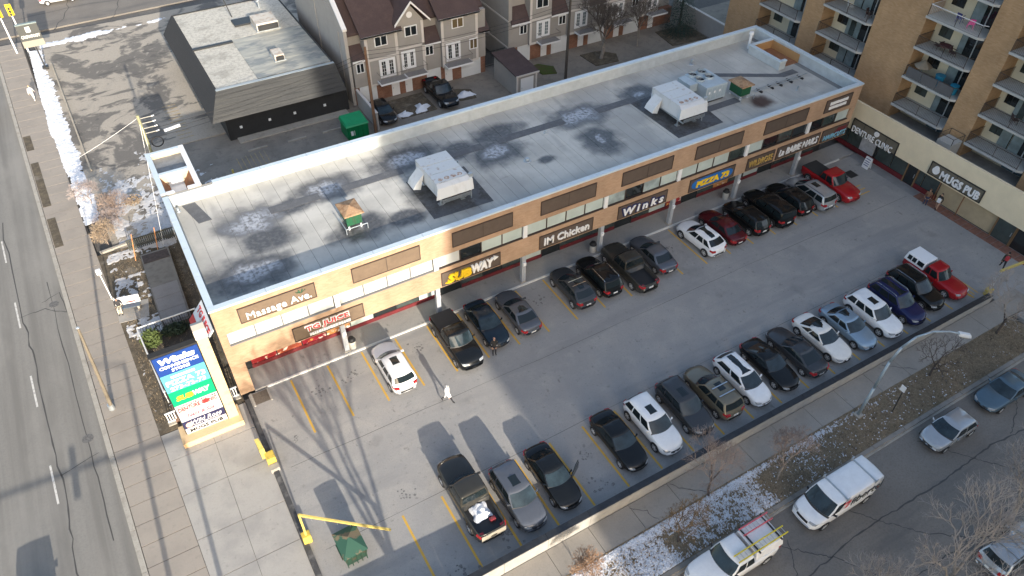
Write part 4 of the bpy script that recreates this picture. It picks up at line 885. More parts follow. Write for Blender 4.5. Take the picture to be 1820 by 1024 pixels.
MB().hexa([(ex0,ey1,z0_),(ex1,ey1,z0_),(r0[1],r0[3],z1_),(r0[0],r0[3],z1_)],[(ex0,ey1-.15,z0_),(ex1,ey1-.15,z0_),(r0[1],r0[3]-.15,z1_),(r0[0],r0[3]-.15,z1_)]).build('mansard_side', shl, bb)
MB().hexa([(ex1,ey0,z0_),(r0[1],r0[2],z1_),(r0[1],r0[3],z1_),(ex1,ey1,z0_)],[(ex1-.15,ey0,z0_-.05),(r0[1]-.15,r0[2],z1_-.05),(r0[1]-.15,r0[3],z1_-.05),(ex1-.15,ey1,z0_-.05)]).build('mansard_side', shl, bb)
gravel = layered('pale_gravel_roof', (.52,.505,.45), [(3,.45,.62,(.36,.345,.31),.8,(1,1,1)), (.5,.5,.66,(.27,.26,.23),.6,(1,1,1)),(14,.45,.7,(.25,.24,.22),.6,(1,1,1))], bump=.8)
metr = layered('weathered_metal_roof', (.3,.305,.28), [(1.2,.4,.65,(.42,.41,.36),.8,(.3,1.5,1)),(.6,.48,.6,(.17,.19,.2),.8,(.5,1,1))], rough=.6)
B(8.4,12.6,70.2,89.4,4.7,5.0).build('gravel_roof', gravel, bb); B(12.6,20.2,80.5,89.4,4.7,5.005).build('gravel_roof', gravel, bb)
for k in range(10): B(12.62,20.2,70.75+.97*k,71.7+.97*k,4.7,5.0+.006*(k%2)).build('metal_roof_strip', metr, bb)
B(8.36,20.3,69.91,70.3,4.7,5.12).build('parapet_cap', mat('cap_grey',(.32,.36,.38),rough=.5), bb)
B(8.4,12.6,79.6,80.0,5.0,5.15).build('roof_divider', darkm, bb)
for x in (9.5,12.4,15.0,18.2): 
    w_ = B(x,x+.25,69.12,69.19,1.1,1.35).build('wall_light', whitem, bb)
B(8.5,20.8,68.9,69.15,2.3,2.6).build('awning_rail', darkm, bb); B(9,20.5,68.2,69.19,0,.14).build('doorstep', kerbm, bb)
for (x,y,w_,l,h,n_,lb) in ((15.2,73.2,1.0,1.6,.7,'roof_unit','small pale box unit near the front of the black building roof'),(15.6,80.8,2.4,2.6,.9,'roof_unit','large white dirty unit on the black building roof')):
    t = thing(n_,(x,y,5.0),lb,'roof unit'); B(x,x+w_,y,y+l,5.1,5.0+h).build('casing', layered('dirty_white',(.5,.48,.44),[(2,.45,.65,(.34,.26,.2),.7,(1,1,1))]), t, bevel=.03); B(x+.1,x+w_-.1,y-.25,y-.01,5.2,5.0+h*.8).build('hood', darkm, t); B(x-.1,x+w_+.1,y-.1,y+l+.1,5.01,5.1).build('curb', steel, t)
t = thing('roof_pipe', (14.2,86,5), 'dark mast and pipes rising from the black building roof','pipe'); MB().tube((14.2,86,5),(13.8,87,7.2),.06).build('mast', darkm, t); MB().tube((17.6,87,5),(17.6,87,6.4),.12).tube((17.3,86.5,5.9),(18.4,87,6.4),.12).build('bent_pipe', steel, t)
B(13.8,16.2,83.2,84.9,5.01,5.2).build('roof_hatch', darkm, bb)
# ------------------------------------------------------------ vehicles
def interp(tab, t):
    for (a,va),(b,vb) in zip(tab[:-1],tab[1:]):
        if t <= b: return va+(vb-va)*(t-a)/(b-a) if b > a else vb
    return tab[-1][1]
autoglass = mat('car_glass', (.012,.018,.021), rough=.04, spec=.5)
windglass = mat('car_windscreen', (.018,.03,.038), rough=.04, spec=.5, coat=.0, var=.5, scale=1.5)
chrome = mat('chrome', (.6,.6,.6), rough=.15, metal=1); trimb = mat('car_trim_black', (.02,.02,.021), rough=.5)
lamp_w = mat('headlamp', (.3,.32,.34), rough=.08, coat=1); lamp_r = mat('tail_lamp', (.35,.012,.015), rough=.15, coat=.8); plate_m = mat('number_plate', (.65,.65,.63), rough=.5)
rim_m = mat('wheel_rim', (.5,.51,.52), rough=.35, metal=.2); rim_d = mat('wheel_rim_dark', (.06,.06,.063), rough=.4, metal=.6)
WHEEL = {}
def wheel_mesh(r, w):
    if (r,w) in WHEEL: return WHEEL[(r,w)]
    def lathe(prof, n=22):
        mb = MB(); vs = []; fs = []
        for i in range(n):
            a = 2*pi*i/n
            for (x,q) in prof: vs.append((x,q*cos(a),q*sin(a)))
        m_ = len(prof)
        for i in range(n):
            for k in range(m_-1): fs.append((i*m_+k,((i+1)%n)*m_+k,((i+1)%n)*m_+k+1,i*m_+k+1))
        return mb.add(vs,fs)
    ty = lathe([(-w/2,r*.62),(-w/2,r*.9),(-w/2+.03,r),(w/2-.03,r),(w/2,r*.9),(w/2-.005,r*.66),(w/2-.03,r*.64),(w/2-.05,0.001)]).mesh('tyre', True)
    rm = lathe([(w/2-.035,r*.66),(w/2-.012,r*.64),(w/2-.02,r*.57),(w/2-.05,r*.55)])
    for k in range(5):
        a = 2*pi*k/5; c, s = cos(a), sin(a); q = .05
        rm.hexa([(w/2-.045,c*.03-s*q,s*.03+c*q),(w/2-.045,c*.03+s*q,s*.03-c*q),(w/2-.045,c*r*.6+s*q,s*r*.6-c*q),(w/2-.045,c*r*.6-s*q,s*r*.6+c*q)],
                [(w/2-.008,c*.03-s*q,s*.03+c*q),(w/2-.008,c*.03+s*q,s*.03-c*q),(w/2-.02,c*r*.6+s*q*.7,s*r*.6-c*q*.7),(w/2-.02,c*r*.6-s*q*.7,s*r*.6+c*q*.7)])
    rm.tube((w/2-.05,0,0),(w/2-.004,0,0),.07,n=10)
    WHEEL[(r,w)] = (ty, rm.mesh('rim'))
    return WHEEL[(r,w)]

# belt/hood height, plan width and cabin numbers (all fractions of length from the tail, heights in metres)
KINDS = {
 'sedan': dict(L=4.75,W=1.84,H=1.45, top=[(0,.6),(.015,.86),(.05,.99),(.17,1.02),(.3,.97),(.62,.95),(.7,.97),(.82,.88),(.93,.77),(.985,.64),(1,.45)], cab=(.125,.285,.535,.715), wr=.76, r=.33, ax=(.185,.81)),
 'coupe': dict(L=4.75,W=1.86,H=1.40, top=[(0,.6),(.015,.88),(.05,1.0),(.17,1.02),(.3,.96),(.62,.93),(.68,.95),(.82,.86),(.93,.76),(.985,.63),(1,.44)], cab=(.1,.33,.52,.7), wr=.74, r=.34, ax=(.185,.81)),
 'suv': dict(L=4.65,W=1.88,H=1.68, top=[(0,.6),(.012,.95),(.03,1.08),(.2,1.08),(.62,1.05),(.7,1.07),(.82,1.0),(.93,.9),(.985,.75),(1,.5)], cab=(.02,.105,.555,.725), wr=.78, r=.36, ax=(.185,.8)),
 'crossover': dict(L=4.6,W=1.9,H=1.6, top=[(0,.6),(.012,.95),(.04,1.1),(.2,1.1),(.62,1.02),(.7,1.04),(.82,.97),(.93,.86),(.985,.72),(1,.48)], cab=(.03,.2,.55,.73), wr=.74, r=.37, ax=(.185,.8)),
 'bigsuv': dict(L=5.15,W=2.02,H=1.9, top=[(0,.65),(.01,1.05),(.02,1.18),(.2,1.18),(.66,1.16),(.72,1.17),(.85,1.12),(.95,1.04),(.985,.9),(1,.6)], cab=(.012,.05,.6,.72), wr=.83, r=.4, ax=(.2,.81)),
 'minivan': dict(L=4.9,W=1.94,H=1.72, top=[(0,.6),(.012,.98),(.03,1.1),(.2,1.1),(.66,1.04),(.74,1.06),(.86,.98),(.94,.86),(.985,.72),(1,.48)], cab=(.018,.08,.58,.78), wr=.79, r=.35, ax=(.2,.82)),
 'hatch': dict(L=4.1,W=1.76,H=1.5, top=[(0,.6),(.015,.9),(.035,1.02),(.2,1.03),(.64,.97),(.74,.98),(.85,.9),(.94,.8),(.985,.66),(1,.45)], cab=(.025,.14,.56,.76), wr=.76, r=.32, ax=(.17,.81)),
 'pickup': dict(L=5.85,W=2.03,H=1.9, top=[(0,.62),(.008,1.0),(.015,1.15),(.4,1.17),(.69,1.14),(.74,1.15),(.86,1.1),(.95,1.03),(.985,.88),(1,.58)], cab=(.375,.405,.6,.7), wr=.81, r=.4, ax=(.2,.815), bed=(.02,.365)),
 'shortpickup': dict(L=5.2,W=1.8,H=1.72, top=[(0,.6),(.008,.9),(.015,1.0),(.4,1.02),(.68,1.02),(.74,1.03),(.86,1.0),(.95,.94),(.985,.82),(1,.52)], cab=(.37,.395,.58,.68), wr=.8, r=.36, ax=(.2,.81), bed=(.02,.36)),
 'van': dict(L=5.7,W=2.05,H=2.12, top=[(0,.65),(.008,1.1),(.012,1.2),(.6,1.2),(.75,1.18),(.8,1.18),(.9,1.06),(.96,.95),(.985,.82),(1,.52)], cab=(.004,.02,.72,.845), wr=.84, r=.37, ax=(.2,.83)),
}
def vehicle(kind, x, y, heading, colour, label, cat='car', name='parked_car', z=0, group='cars parked in the lot', rails=None, sunroof=False, rimdark=False, rot=0, L=None, dark_low=False, roofcol=None, grille=True, panoroof=False, bars=False):
    """heading: degrees, direction of the nose measured from +Y towards +X"""
    K = dict(KINDS[kind]); L = L or K['L']; Wd = K['W']/2; H = K['H']; r = K['r']; pm = colour
    t = thing(name, (x,y,z), label, cat, group, rz=-radians(heading+rot))
    yy = lambda f: (f-.5)*L
    wprof = [(0,.74),(.02,.86),(.07,.965),(.2,1),(.8,1),(.92,.96),(.975,.86),(1,.7)]
    bed = K.get('bed')
    st_ = [0,.012,.035,.08,.14,.2,.28,.36,.44,.52,.6,.66,.7,.76,.82,.88,.93,.965,.988,1]
    if bed: st_ = sorted(set(st_+[bed[0],bed[0]+.004,bed[1]-.004,bed[1]]))
    vs = []; fs = []; n = 0; rows = []
    for f in st_:
        w = Wd*interp(wprof,f); zt = interp(K['top'],f); zb = .26 if .03 < f < .97 else .36
        half = [(0,zb),(.82*w,zb),(.96*w,zb+.07),(w,zb+.42*(zt-zb)),(.985*w,zb+.74*(zt-zb)),(.945*w,zt-.035),(.86*w,zt),(.5*w,zt+.022),(0,zt+.03)]
        if bed and bed[0]+.003 < f < bed[1]-.003: half[6:] = [(.87*w,zt),(.86*w,.74),(0,.74)]
        elif bed and bed[0]-.001 < f <= bed[1]+.001: half[6:] = [(.87*w,zt),(.5*w,zt),(0,zt)]
        loop = half+[(-a,b) for a,b in half[-2:0:-1]]
        kf = max(0,(f-.8)/.2)**1.3*.3-max(0,(.12-f)/.12)*.13
        if bed or kind == 'van': kf *= .6
        rows.append(len(vs)); vs += [(a,yy(f)-kf*(a/Wd)**2+(kf*.35 if kf > 0 else kf*.3),b+(.03*(1-(a/w)**2) if f > .72 and b > zt-.01 else 0)) for a,b in loop]; n = len(loop)
    for i in range(len(rows)-1):
        for k in range(n):
            fs.append((rows[i]+k,rows[i]+(k+1)%n,rows[i+1]+(k+1)%n,rows[i+1]+k))
    fs += [tuple(range(n)), tuple(rows[-1]+k for k in range(n-1,-1,-1))]
    mb = MB().add(vs,fs); body = mb.build('body', pm, t, smooth=True, world=False)
    if bed:
        if True:
            B(-.83*Wd,.83*Wd,yy(bed[0])+.06,yy(bed[1])-.06,.742,.76).build('bed_liner', trimb, t, world=False)
    else:
        sm = body.modifiers.new('sub','SUBSURF'); sm.levels = 1; sm.render_levels = 1
    # cabin surface
    c0, c1, c2, c3 = K['cab']; wb = Wd*.93; wr = Wd*K['wr']; zb = interp(K['top'],(c0+c3)/2)-.03
    def S(u, v, off=0):
        """u 0..3: front centre-corner, side, rear corner-centre; v base to roof"""
        w = wb+(wr-wb)*v+.035*sin(pi*v); yf = yy(c3)+(yy(c2)-yy(c3))*v; yr = yy(c0)+(yy(c1)-yy(c0))*v
        bf, br = .3*(1-v)+.13*v, .12*(1-v)+.08*v
        if kind == 'van': bf = .22*(1-v)+.1*v
        if kind in ('pickup','shortpickup'): br = .02
        if kind in ('sedan','coupe'): br = .2*(1-v)+.1*v
        zz = zb+(H-.06-zb)*v
        if kind not in ('van','pickup','shortpickup'): zz -= .05*v*max(0,min(1,(u-1.2)/1.8))**2
        if u <= 1: px, py = w*u, yf-bf*u*u+bf*.35; nx, ny = .35*u, 1
        elif u <= 2: q = u-1; px = w*(1+.012*sin(pi*q)); py = (yf-bf*.65)+((yr+br*.65)-(yf-bf*.65))*q; nx, ny = 1, 0
        else: q = 3-u; px, py = w*q, yr+br*q*q-br*.35; nx, ny = .35*q, -1
        l = sqrt(nx*nx+ny*ny)
        return (px+off*nx/l, py+off*ny/l, zz+off*.35)
    us = [0,.25,.5,.75,.92,1,1.12,1.3,1.5,1.7,1.88,2,2.08,2.25,2.5,2.75,3]; vv = [0,.25,.5,.75,.93,1]
    vs = []; full = [(u,1) for u in us]+[(u,-1) for u in us[-2:0:-1]]; n = len(full); fs = []
    for v in vv:
        for (u,s) in full: p = S(u,v); vs.append((s*p[0],p[1],p[2]))
    for (sc,dz) in ((.93,.035),(.6,.062),(.2,.07)):
        for (u,s) in full: p = S(u,1); cy = (yy(c1)+yy(c2))/2; vs.append((s*p[0]*sc,cy+(p[1]-cy)*(sc+(1-sc)*.25),p[2]+dz))
    R_ = len(vv)+3
    for i in range(R_-1):
        for k in range(n): fs.append((i*n+k,i*n+(k+1)%n,(i+1)*n+(k+1)%n,(i+1)*n+k))
    fs.append(tuple((R_-1)*n+k for k in range(n)))
    MB().add(vs,[tuple(reversed(f)) for f in fs]).build('cabin', roofcol or pm, t, smooth=True, world=False)
    def patch(u0,u1,v0,v1,s,nm,m,k=5,off=.012,mirror=False):
        vs = []; cols = []
        ul = [u0+(u1-u0)*i/k for i in range(k+1)]
        seq = [(u,s) for u in ul]
        if mirror: seq = [(u,-1) for u in reversed(ul)]+[(u,1) for u in ul if u > u0 or u0 > 0 or True][1:]
        for v in (v0,(v0+v1)/2,v1):
            for (u,q) in seq: p = S(u,v,off); vs.append((q*p[0],p[1],p[2]))
        m_ = len(seq); fs = [(j*m_+i,j*m_+i+1,(j+1)*m_+i+1,(j+1)*m_+i) for j in range(2) for i in range(m_-1)]
        o_ = MB().add(vs,fs).build(nm, m, t, smooth=True, world=False); return o_
    ws = patch(0,.93,.1,.95,1,'windscreen',windglass,6,mirror=True); patch(0,1.0,-.02,.1,1,'cowl',trimb,6,off=.014,mirror=True)
    if kind == 'van':
        for s in (-1,1): patch(1.02,1.17,.1,.85,s,'side_window',autoglass,3)
        for s in (-1,1): patch(2.3,2.85,.25,.85,s,'rear_window',autoglass,3)
    else:
        # rear window
        vs = []; ul = [2.12+.88*i/6 for i in range(7)]; seq = [(u,1) for u in ul]+[(u,-1) for u in reversed(ul)][1:]
        v0 = .1 if kind in ('sedan','coupe') else .3
        for v in (v0,.55,.93):
            for (u,q) in seq: p = S(u,v,.012); vs.append((q*p[0],p[1],p[2]))
        m_ = len(seq)
        MB().add(vs,[(j*m_+i,j*m_+i+1,(j+1)*m_+i+1,(j+1)*m_+i) for j in range(2) for i in range(m_-1)]).build('rear_window', autoglass, t, smooth=True, world=False)
        cuts = {'sedan':((1.05,1.44),(1.49,1.9)),'coupe':((1.05,1.55),(1.6,1.88)),'hatch':((1.05,1.42),(1.47,1.9)),'pickup':((1.06,1.5),(1.56,1.95)),'shortpickup':((1.06,1.58),(1.64,1.94))}.get(kind,((1.04,1.34),(1.38,1.66),(1.7,1.95)))
        for s in (-1,1):
            for (a,b) in cuts: patch(a,b,.1,.88,s,'side_window',autoglass,3)
    # wheels and arches
    ty, rm = wheel_mesh(r,.23)
    for fr in K['ax']:
        for s in (-1,1):
            MB().tube((s*(Wd-.14),yy(fr),r+.02),(s*(Wd+.003),yy(fr),r+.02),r+.035,n=22).build('wheel_arch', trimb, t, world=False)
            w_ = ob('wheel', ty, rubber, t, False, loc=(s*(Wd-.09),yy(fr),r)); w_.rotation_euler = (0,0,0 if s > 0 else pi)
            ob('rim', rm, None, w_, False)
            if not len(rm.materials): rm.materials.append(rim_m)
            if rimdark: w_.children[0].material_slots[0].link = 'OBJECT'; w_.children[0].material_slots[0].material = rim_d
    # lamps, grille, bumpers, plates, mirrors
    zt = interp(K['top'],.96); fy = L/2; ztr = interp(K['top'],.03)
    ft = lambda f_: max(0,(f_-.8)/.2)**1.3*.3*(.6 if bed or kind == 'van' else 1)
    def nose(x_, z_, off=.012): # point on the rounded nose
        f_ = 1.0
        while f_ > .86 and (interp(K['top'],f_) < z_ or .95*Wd*interp(wprof,f_) < abs(x_)): f_ -= .004
        k_ = ft(f_); return (x_, yy(f_)-k_*(x_/Wd)**2+k_*.35+off, z_+off*.6)
    def nstrip(x0_, x1_, z0_, z1_, nm, m_, n_=5, off=.012, z1b=None):
        v_ = []; z1b = z1_ if z1b is None else z1b
        for i_ in range(n_+1):
            u_ = i_/n_; xx_ = x0_+(x1_-x0_)*u_; zt_ = z1_+(z1b-z1_)*u_
            for w_ in (0,.5,1): v_.append(nose(xx_, z0_+(zt_-z0_)*w_, off))
        MB().add(v_,[(3*i_+k_,3*i_+3+k_,3*i_+4+k_,3*i_+1+k_) for i_ in range(n_) for k_ in range(2)]).build(nm, m_, t, world=False)
    for s in (-1,1):
        nstrip(s*.44*Wd,s*.92*Wd,zt-.17,zt-.06,'headlamp',lamp_w,5,.02,zt-.0)
        MB().hexa([(s*.55*Wd,-fy-.01,ztr-.28),(s*.84*Wd,-fy+.07,ztr-.28),(s*.97*Wd,-fy+.34,ztr-.2),(s*.55*Wd,-fy+.3,ztr-.2)],[(s*.55*Wd,-fy+.005,ztr-.1),(s*.85*Wd,-fy+.08,ztr-.08),(s*.97*Wd,-fy+.36,ztr-.06),(s*.55*Wd,-fy+.3,ztr-.06)]).build('tail_lamp', lamp_r, t, world=False)
        m0 = S(1.06,.08)
        MB().hexa([(s*m0[0],m0[1]-.06,m0[2]+.02),(s*(m0[0]+.2),m0[1]-.14,m0[2]+.02),(s*(m0[0]+.2),m0[1]-.05,m0[2]+.02),(s*m0[0],m0[1]+.02,m0[2]+.02)],[(s*m0[0],m0[1]-.06,m0[2]+.1),(s*(m0[0]+.2),m0[1]-.14,m0[2]+.17),(s*(m0[0]+.2),m0[1]-.03,m0[2]+.17),(s*m0[0],m0[1]+.02,m0[2]+.1)]).build('mirror', pm if kind not in ('pickup','van') else trimb, t, world=False)
    nstrip(-.4*Wd,.4*Wd,zt-.3,zt-.13,'grille',trimb,8,.018)
    nstrip(-.66*Wd,.66*Wd,.37,.43,'bumper_trim',chrome if kind in ('pickup','bigsuv') else trimb,8,.015)
    B(-.5*Wd,.5*Wd,-fy-.03,-fy+.1,.4,.5).build('bumper_trim', trimb, t, world=False)
    B(-.2,.2,-fy-.03,-fy+.02,ztr-.42,ztr-.28).build('number_plate', plate_m, t, world=False)
    if dark_low:
        for s in (-1,1): B(s*(Wd-.02) if s > 0 else -Wd-.008,Wd+.008 if s > 0 else -(Wd-.02),yy(.26),yy(.74),.28,.42).build('sill_trim', trimb, t, world=False)
    ry0, ry1 = yy(c1)+.12, yy(c2)-.12; zr = H-.06
    if sunroof:
        a = ry1-.95; sv = []
        for i in range(4):
            for q in (-.58,-.29,0,.29,.58): sv.append((q*wr,a+.72*i/3,zr+.083-.05*(q/.66)**2-(.02 if kind in ('sedan','coupe','hatch') and i == 3 else 0)))
        MB().add(sv,[(5*i+k,5*i+k+1,5*i+k+6,5*i+k+5) for i in range(3) for k in range(4)]).build('sunroof', autoglass, t, smooth=True, world=False)
    if panoroof:
        pv = MB()
        vs = []
        for i in range(7):
            yq = ry0-.05+(ry1+.1-ry0)*i/6
            for q in (-.66,-.33,0,.33,.66): vs.append((q*wr,yq,zr+.078-.045*(q/.66)**2-(.03 if i == 0 else 0)-.03*max(0,(2-i)/2)))
        pv.add(vs,[(5*i+k,5*i+k+1,5*i+k+6,5*i+k+5) for i in range(6) for k in range(4)]).build('glass_roof', autoglass, t, smooth=True, world=False)
    if rails is not None:
        for s in (-1,1): MB().path([(s*wr*.9,ry0,zr+.01),(s*wr*.93,ry0+.15,zr+.09),(s*wr*.93,ry1-.15,zr+.09),(s*wr*.9,ry1,zr+.01)], .022, 6).build('roof_rail', rails, t, world=False)
    if bars:
        for f in (.3,.7): q = ry0+(ry1-ry0)*f; B(-wr*.93,wr*.93,q-.04,q+.04,zr+.1,zr+.13).build('cross_bar', chrome, t, world=False)
    return t
pw = paint('white',(.72,.73,.74)); pbk = paint('black',(.007,.008,.009)); pgr = paint('graphite',(.05,.054,.06),metal=.3); psl = paint('slate',(.11,.12,.14),metal=.4); psv = paint('silver',(.4,.42,.44),metal=.5)
pbl = paint('navy',(.015,.02,.075),metal=.2); plb = paint('light_blue',(.24,.33,.42),metal=.4); prd = paint('red',(.3,.012,.016)); pmr = paint('maroon',(.07,.008,.012)); pol = paint('olive',(.17,.155,.12),metal=.4); pdg = paint('dark_green_blue',(.012,.022,.035)); pbr = paint('black_olive',(.035,.034,.03)); ppl = paint('pearl',(.66,.65,.62))
V = vehicle
UP, DN = 0, 180   # nose towards the mall / towards the street
V('suv',10.35,33.55,UP,pw,'white hatchback SUV parked nose-in below the TG JUICE sign, in full sun',sunroof=True)
V('pickup',15.35,33.55,DN,pbk,'black pickup with covered bed left of the dark blue sedan, nose to the lot','pickup truck','pickup_truck',L=5.6)
V('sedan',18.1,34.0,DN,pdg,'dark blue-black sedan between the black pickup and the grey sedan below SUBWAY')
V('sedan',20.75,33.9,UP,psl,'slate grey sedan right of the dark blue sedan below the SUBWAY sign',sunroof=True)
V('crossover',25.85,34.05,UP,pgr,'graphite sloping-roof crossover with bright roof bars below IM Chicken',bars=True,panoroof=True)
V('suv',28.4,34.1,UP,pbk,'black SUV with bright roof rails beside the graphite crossover',rails=chrome)
V('pickup',31.15,33.75,UP,pbr,'dusty black pickup with open bed below the Winks sign','pickup truck','pickup_truck')
V('sedan',33.9,34.1,UP,psl,'dark grey sedan right of the dusty black pickup')
V('crossover',38.75,33.75,UP,pw,'white crossover with black sunroof right of the empty stall below Winks',panoroof=True,rot=-3)
V('sedan',41.35,34.0,UP,pmr,'maroon sedan beside the white crossover')
V('suv',44.0,33.9,UP,pbk,'black SUV right of the maroon sedan below the PIZZA 73 sign')
V('bigsuv',46.6,33.9,UP,pbk,'boxy large black SUV in the middle of three black SUVs',name='parked_car')
V('suv',49.3,34.0,UP,pbk,'black SUV left of the silver minivan')
V('minivan',51.7,33.7,UP,psv,'silver minivan with dark cross bars beside the red pickup',bars=False,sunroof=True,rails=trimb)
rp = V('pickup',54.6,33.9,DN,prd,'red crew cab pickup with black bed cover at the end of the mall row','pickup truck','pickup_truck')
B(-.86,.86,-2.78,-.86,1.13,1.2).build('bed_cover', mat('vinyl_cover',(.03,.03,.03),rough=.8), rp, world=False)
bp_ = [o for o in bpy.data.objects if o.get('label','').startswith('black pickup with covered')][0]
B(-.86,.86,-2.68,-.8,1.13,1.19).build('bed_cover', mat('vinyl_cover',(.03,.03,.03),rough=.8), bp_, world=False)
# street-side row
tp = V('pickup',10.2,21.75,UP,pbr,'black and tan pickup backed in with a white tarp in its bed','pickup truck','pickup_truck',L=6.0)
V('suv',12.75,20.35,DN,psl,'slate blue SUV right of the pickup carrying a tarp',sunroof=True,dark_low=True)
od = V('sedan',15.35,20.5,DN,pbk,'black sedan with a front door standing open')
V('sedan',20.5,20.6,DN,pbk,'black sedan left of the white SUV with large sunroof',L=4.7)
V('suv',23.2,20.45,DN,pw,'white SUV with large sunroof parked next to the lone black sedan',panoroof=False,sunroof=True,L=4.7)
V('suv',25.95,20.55,DN,pgr,'grey SUV with sunroof between the white and the beige SUVs',sunroof=True)
V('suv',28.45,20.55,UP,pol,'olive beige off-road SUV with silver roof bars, backed in',bars=True,sunroof=True,dark_low=True)
V('hatch',31.05,20.4,DN,pw,'white electric hatchback with black glass roof',panoroof=True,L=4.7)
V('coupe',33.7,20.45,DN,pbk,'black sedan with striped hood right of the white glass-roof car')
V('coupe',36.3,20.4,UP,pgr,'dark grey fastback backed in left of the pearl white coupe',L=4.9)
V('coupe',38.95,20.4,DN,ppl,'pearl white coupe left of the light blue sedan',sunroof=True)
V('sedan',41.55,20.25,DN,plb,'light blue sedan between two white cars',sunroof=True,L=4.6)
V('suv',44.2,20.15,DN,pw,'white SUV with small sunroof right of the light blue sedan',sunroof=True)
V('suv',46.85,20.15,DN,pbl,'navy blue SUV with bright roof rails',rails=chrome,panoroof=True)
V('suv',49.4,20.45,DN,pbk,'black SUV with roof rails beside the red and white pickup',rails=chrome)
cp = V('shortpickup',52.05,20.6,DN,prd,'old red pickup with white bed canopy at the end of the street row','pickup truck','pickup_truck')
MB().hexa([(-.86,-2.56,1.0),(.86,-2.56,1.0),(.86,-.72,1.0),(-.86,-.72,1.0)],[(-.7,-2.46,1.68),(.7,-2.46,1.68),(.7,-.74,1.68),(-.7,-.74,1.68)]).build('bed_canopy', mat('canopy_white',(.74,.75,.76),rough=.45), cp, world=False, bevel=.05)
for s in (-1,1):
    for (a,b) in ((-2.3,-1.95),(-1.88,-1.53),(-1.4,-.85)):
        def cs_(zz): return .86-.16*(zz-1.0)/.68+.008
        MB().quad((s*cs_(1.18),a,1.18),(s*cs_(1.18),b,1.18),(s*cs_(1.55),b,1.55),(s*cs_(1.55),a,1.55)).build('canopy_window', autoglass, cp, world=False)
# tarp and odds in the open pickup bed
tv = []; nx_ = 12
for j in range(nx_+1):
    for i in range(nx_+1):
        a, b = i/nx_, j/nx_; e = min(a,b,1-a,1-b)
        tv.append((-.55+1.1*a+.12*mnoise.noise(Vector((a*3,b*3,2))), -1.9+1.15*b+.12*mnoise.noise(Vector((a*3,b*3,7))), .8+.45*min(1,e*4)*(.55+.45*mnoise.noise(Vector((a*4,b*4,5))))))
tarp = ob('white_tarp', None, loc=(10.2,21.75,0), label='crumpled white tarp heaped in the black and tan pickup bed', cat='tarp')
q = ob('sheet', bpy.data.meshes.new('sheet'), None, tarp, False); q.data.from_pydata(tv,[],[(j*13+i,j*13+i+1,(j+1)*13+i+1,(j+1)*13+i) for j in range(12) for i in range(12)]); q.data.materials.append(mat('tarp_white',(.68,.7,.74),rough=.6))
tb_ = thing('tool_bag', (10.5,19.6,.76), 'small red and grey tool bag behind the tarp in the pickup bed','bag'); B(10.42,10.78,19.5,19.75,.77,.98).build('bag_body', mat('bag_red',(.25,.03,.04),rough=.8,var=.3,scale=9), tb_, bevel=.03); MB().path([(10.47,19.62,.98),(10.6,19.62,1.1),(10.73,19.62,.98)],.015).build('handle', darkm, tb_)
# tan tailgate and lower panels on that pickup
B(-.8,.8,-3.03,-2.985,.62,1.12).build('tailgate', mat('tan_tailgate',(.33,.3,.24),rough=.5,var=.15), tp, world=False)
# open door
dm = MB().hexa([(0,0,.35),(.06,0,.35),(.06,-1.05,.35),(0,-1.05,.35)],[(0,-.05,.98),(.06,-.05,.98),(.06,-1.05,.98),(0,-1.05,.98)])
dd = ob('open_door', dm.mesh('open_door'), pbk, od, False, loc=(-.93,.78,.0)); dd.rotation_euler = (0,0,radians(-58))
q = MB().hexa([(.01,-.2,.98),(.05,-.2,.98),(.05,-1.0,.98),(.01,-1.0,.98)],[(.01,-.5,1.36),(.05,-.5,1.36),(.05,-.92,1.36),(.01,-.92,1.36)]).mesh('door_window'); ob('door_window', q, autoglass, dd, False)
# kerbside vehicles on the street
G2 = 'vehicles parked along the side street'
van = V('van',29.55,10.6,-90,pw,'white cargo van with roof bars and fibertel lettering at the kerb','van','cargo_van',z=-.12,group=G2)
for y_ in (.55,-1.9):
    MB().box(-.95,.95,y_-.04,y_+.04,2.13,2.18).box(-.95,-.9,y_-.1,y_+.1,2.05,2.32).box(.9,.95,y_-.1,y_+.1,2.05,2.32).build('roof_bar', steel, van, world=False)
vn = (0,0,1)
text_on('fibertel', blk, van, (-.985,-1.3,1.56), (0,-1,0), (.1,0,1), 2.75, .68, .015, world=False, bold=.0, shear=.15)
def vside(y_, z_, o=.0): return (-.985+.1*(z_-1.4)-o, y_, z_)
mbv = MB()
for (a,b,c,d) in (((.75,1.86),(.12,1.86),(.12,1.7),(.75,1.7)),((.3,1.7),(.12,1.7),(.38,1.26),(.58,1.26))):
    mbv.add([vside(*a),vside(*b),vside(*c),vside(*d)],[(0,1,2,3)])
mbv.build('seven_emblem', sred, van, world=False)
wp_ = V('pickup',21.35,10.75,-90,pw,'white extended cab pickup with canopy and ladders at the kerb','pickup truck','pickup_truck',z=-.12,group=G2,L=5.9)
MB().hexa([(-.93,-2.9,1.14),(.93,-2.9,1.14),(.93,-.76,1.14),(-.93,-.76,1.14)],[(-.8,-2.8,1.84),(.8,-2.8,1.84),(.8,-.78,1.84),(-.8,-.78,1.84)]).build('bed_canopy', whitem, wp_, world=False, bevel=.05)
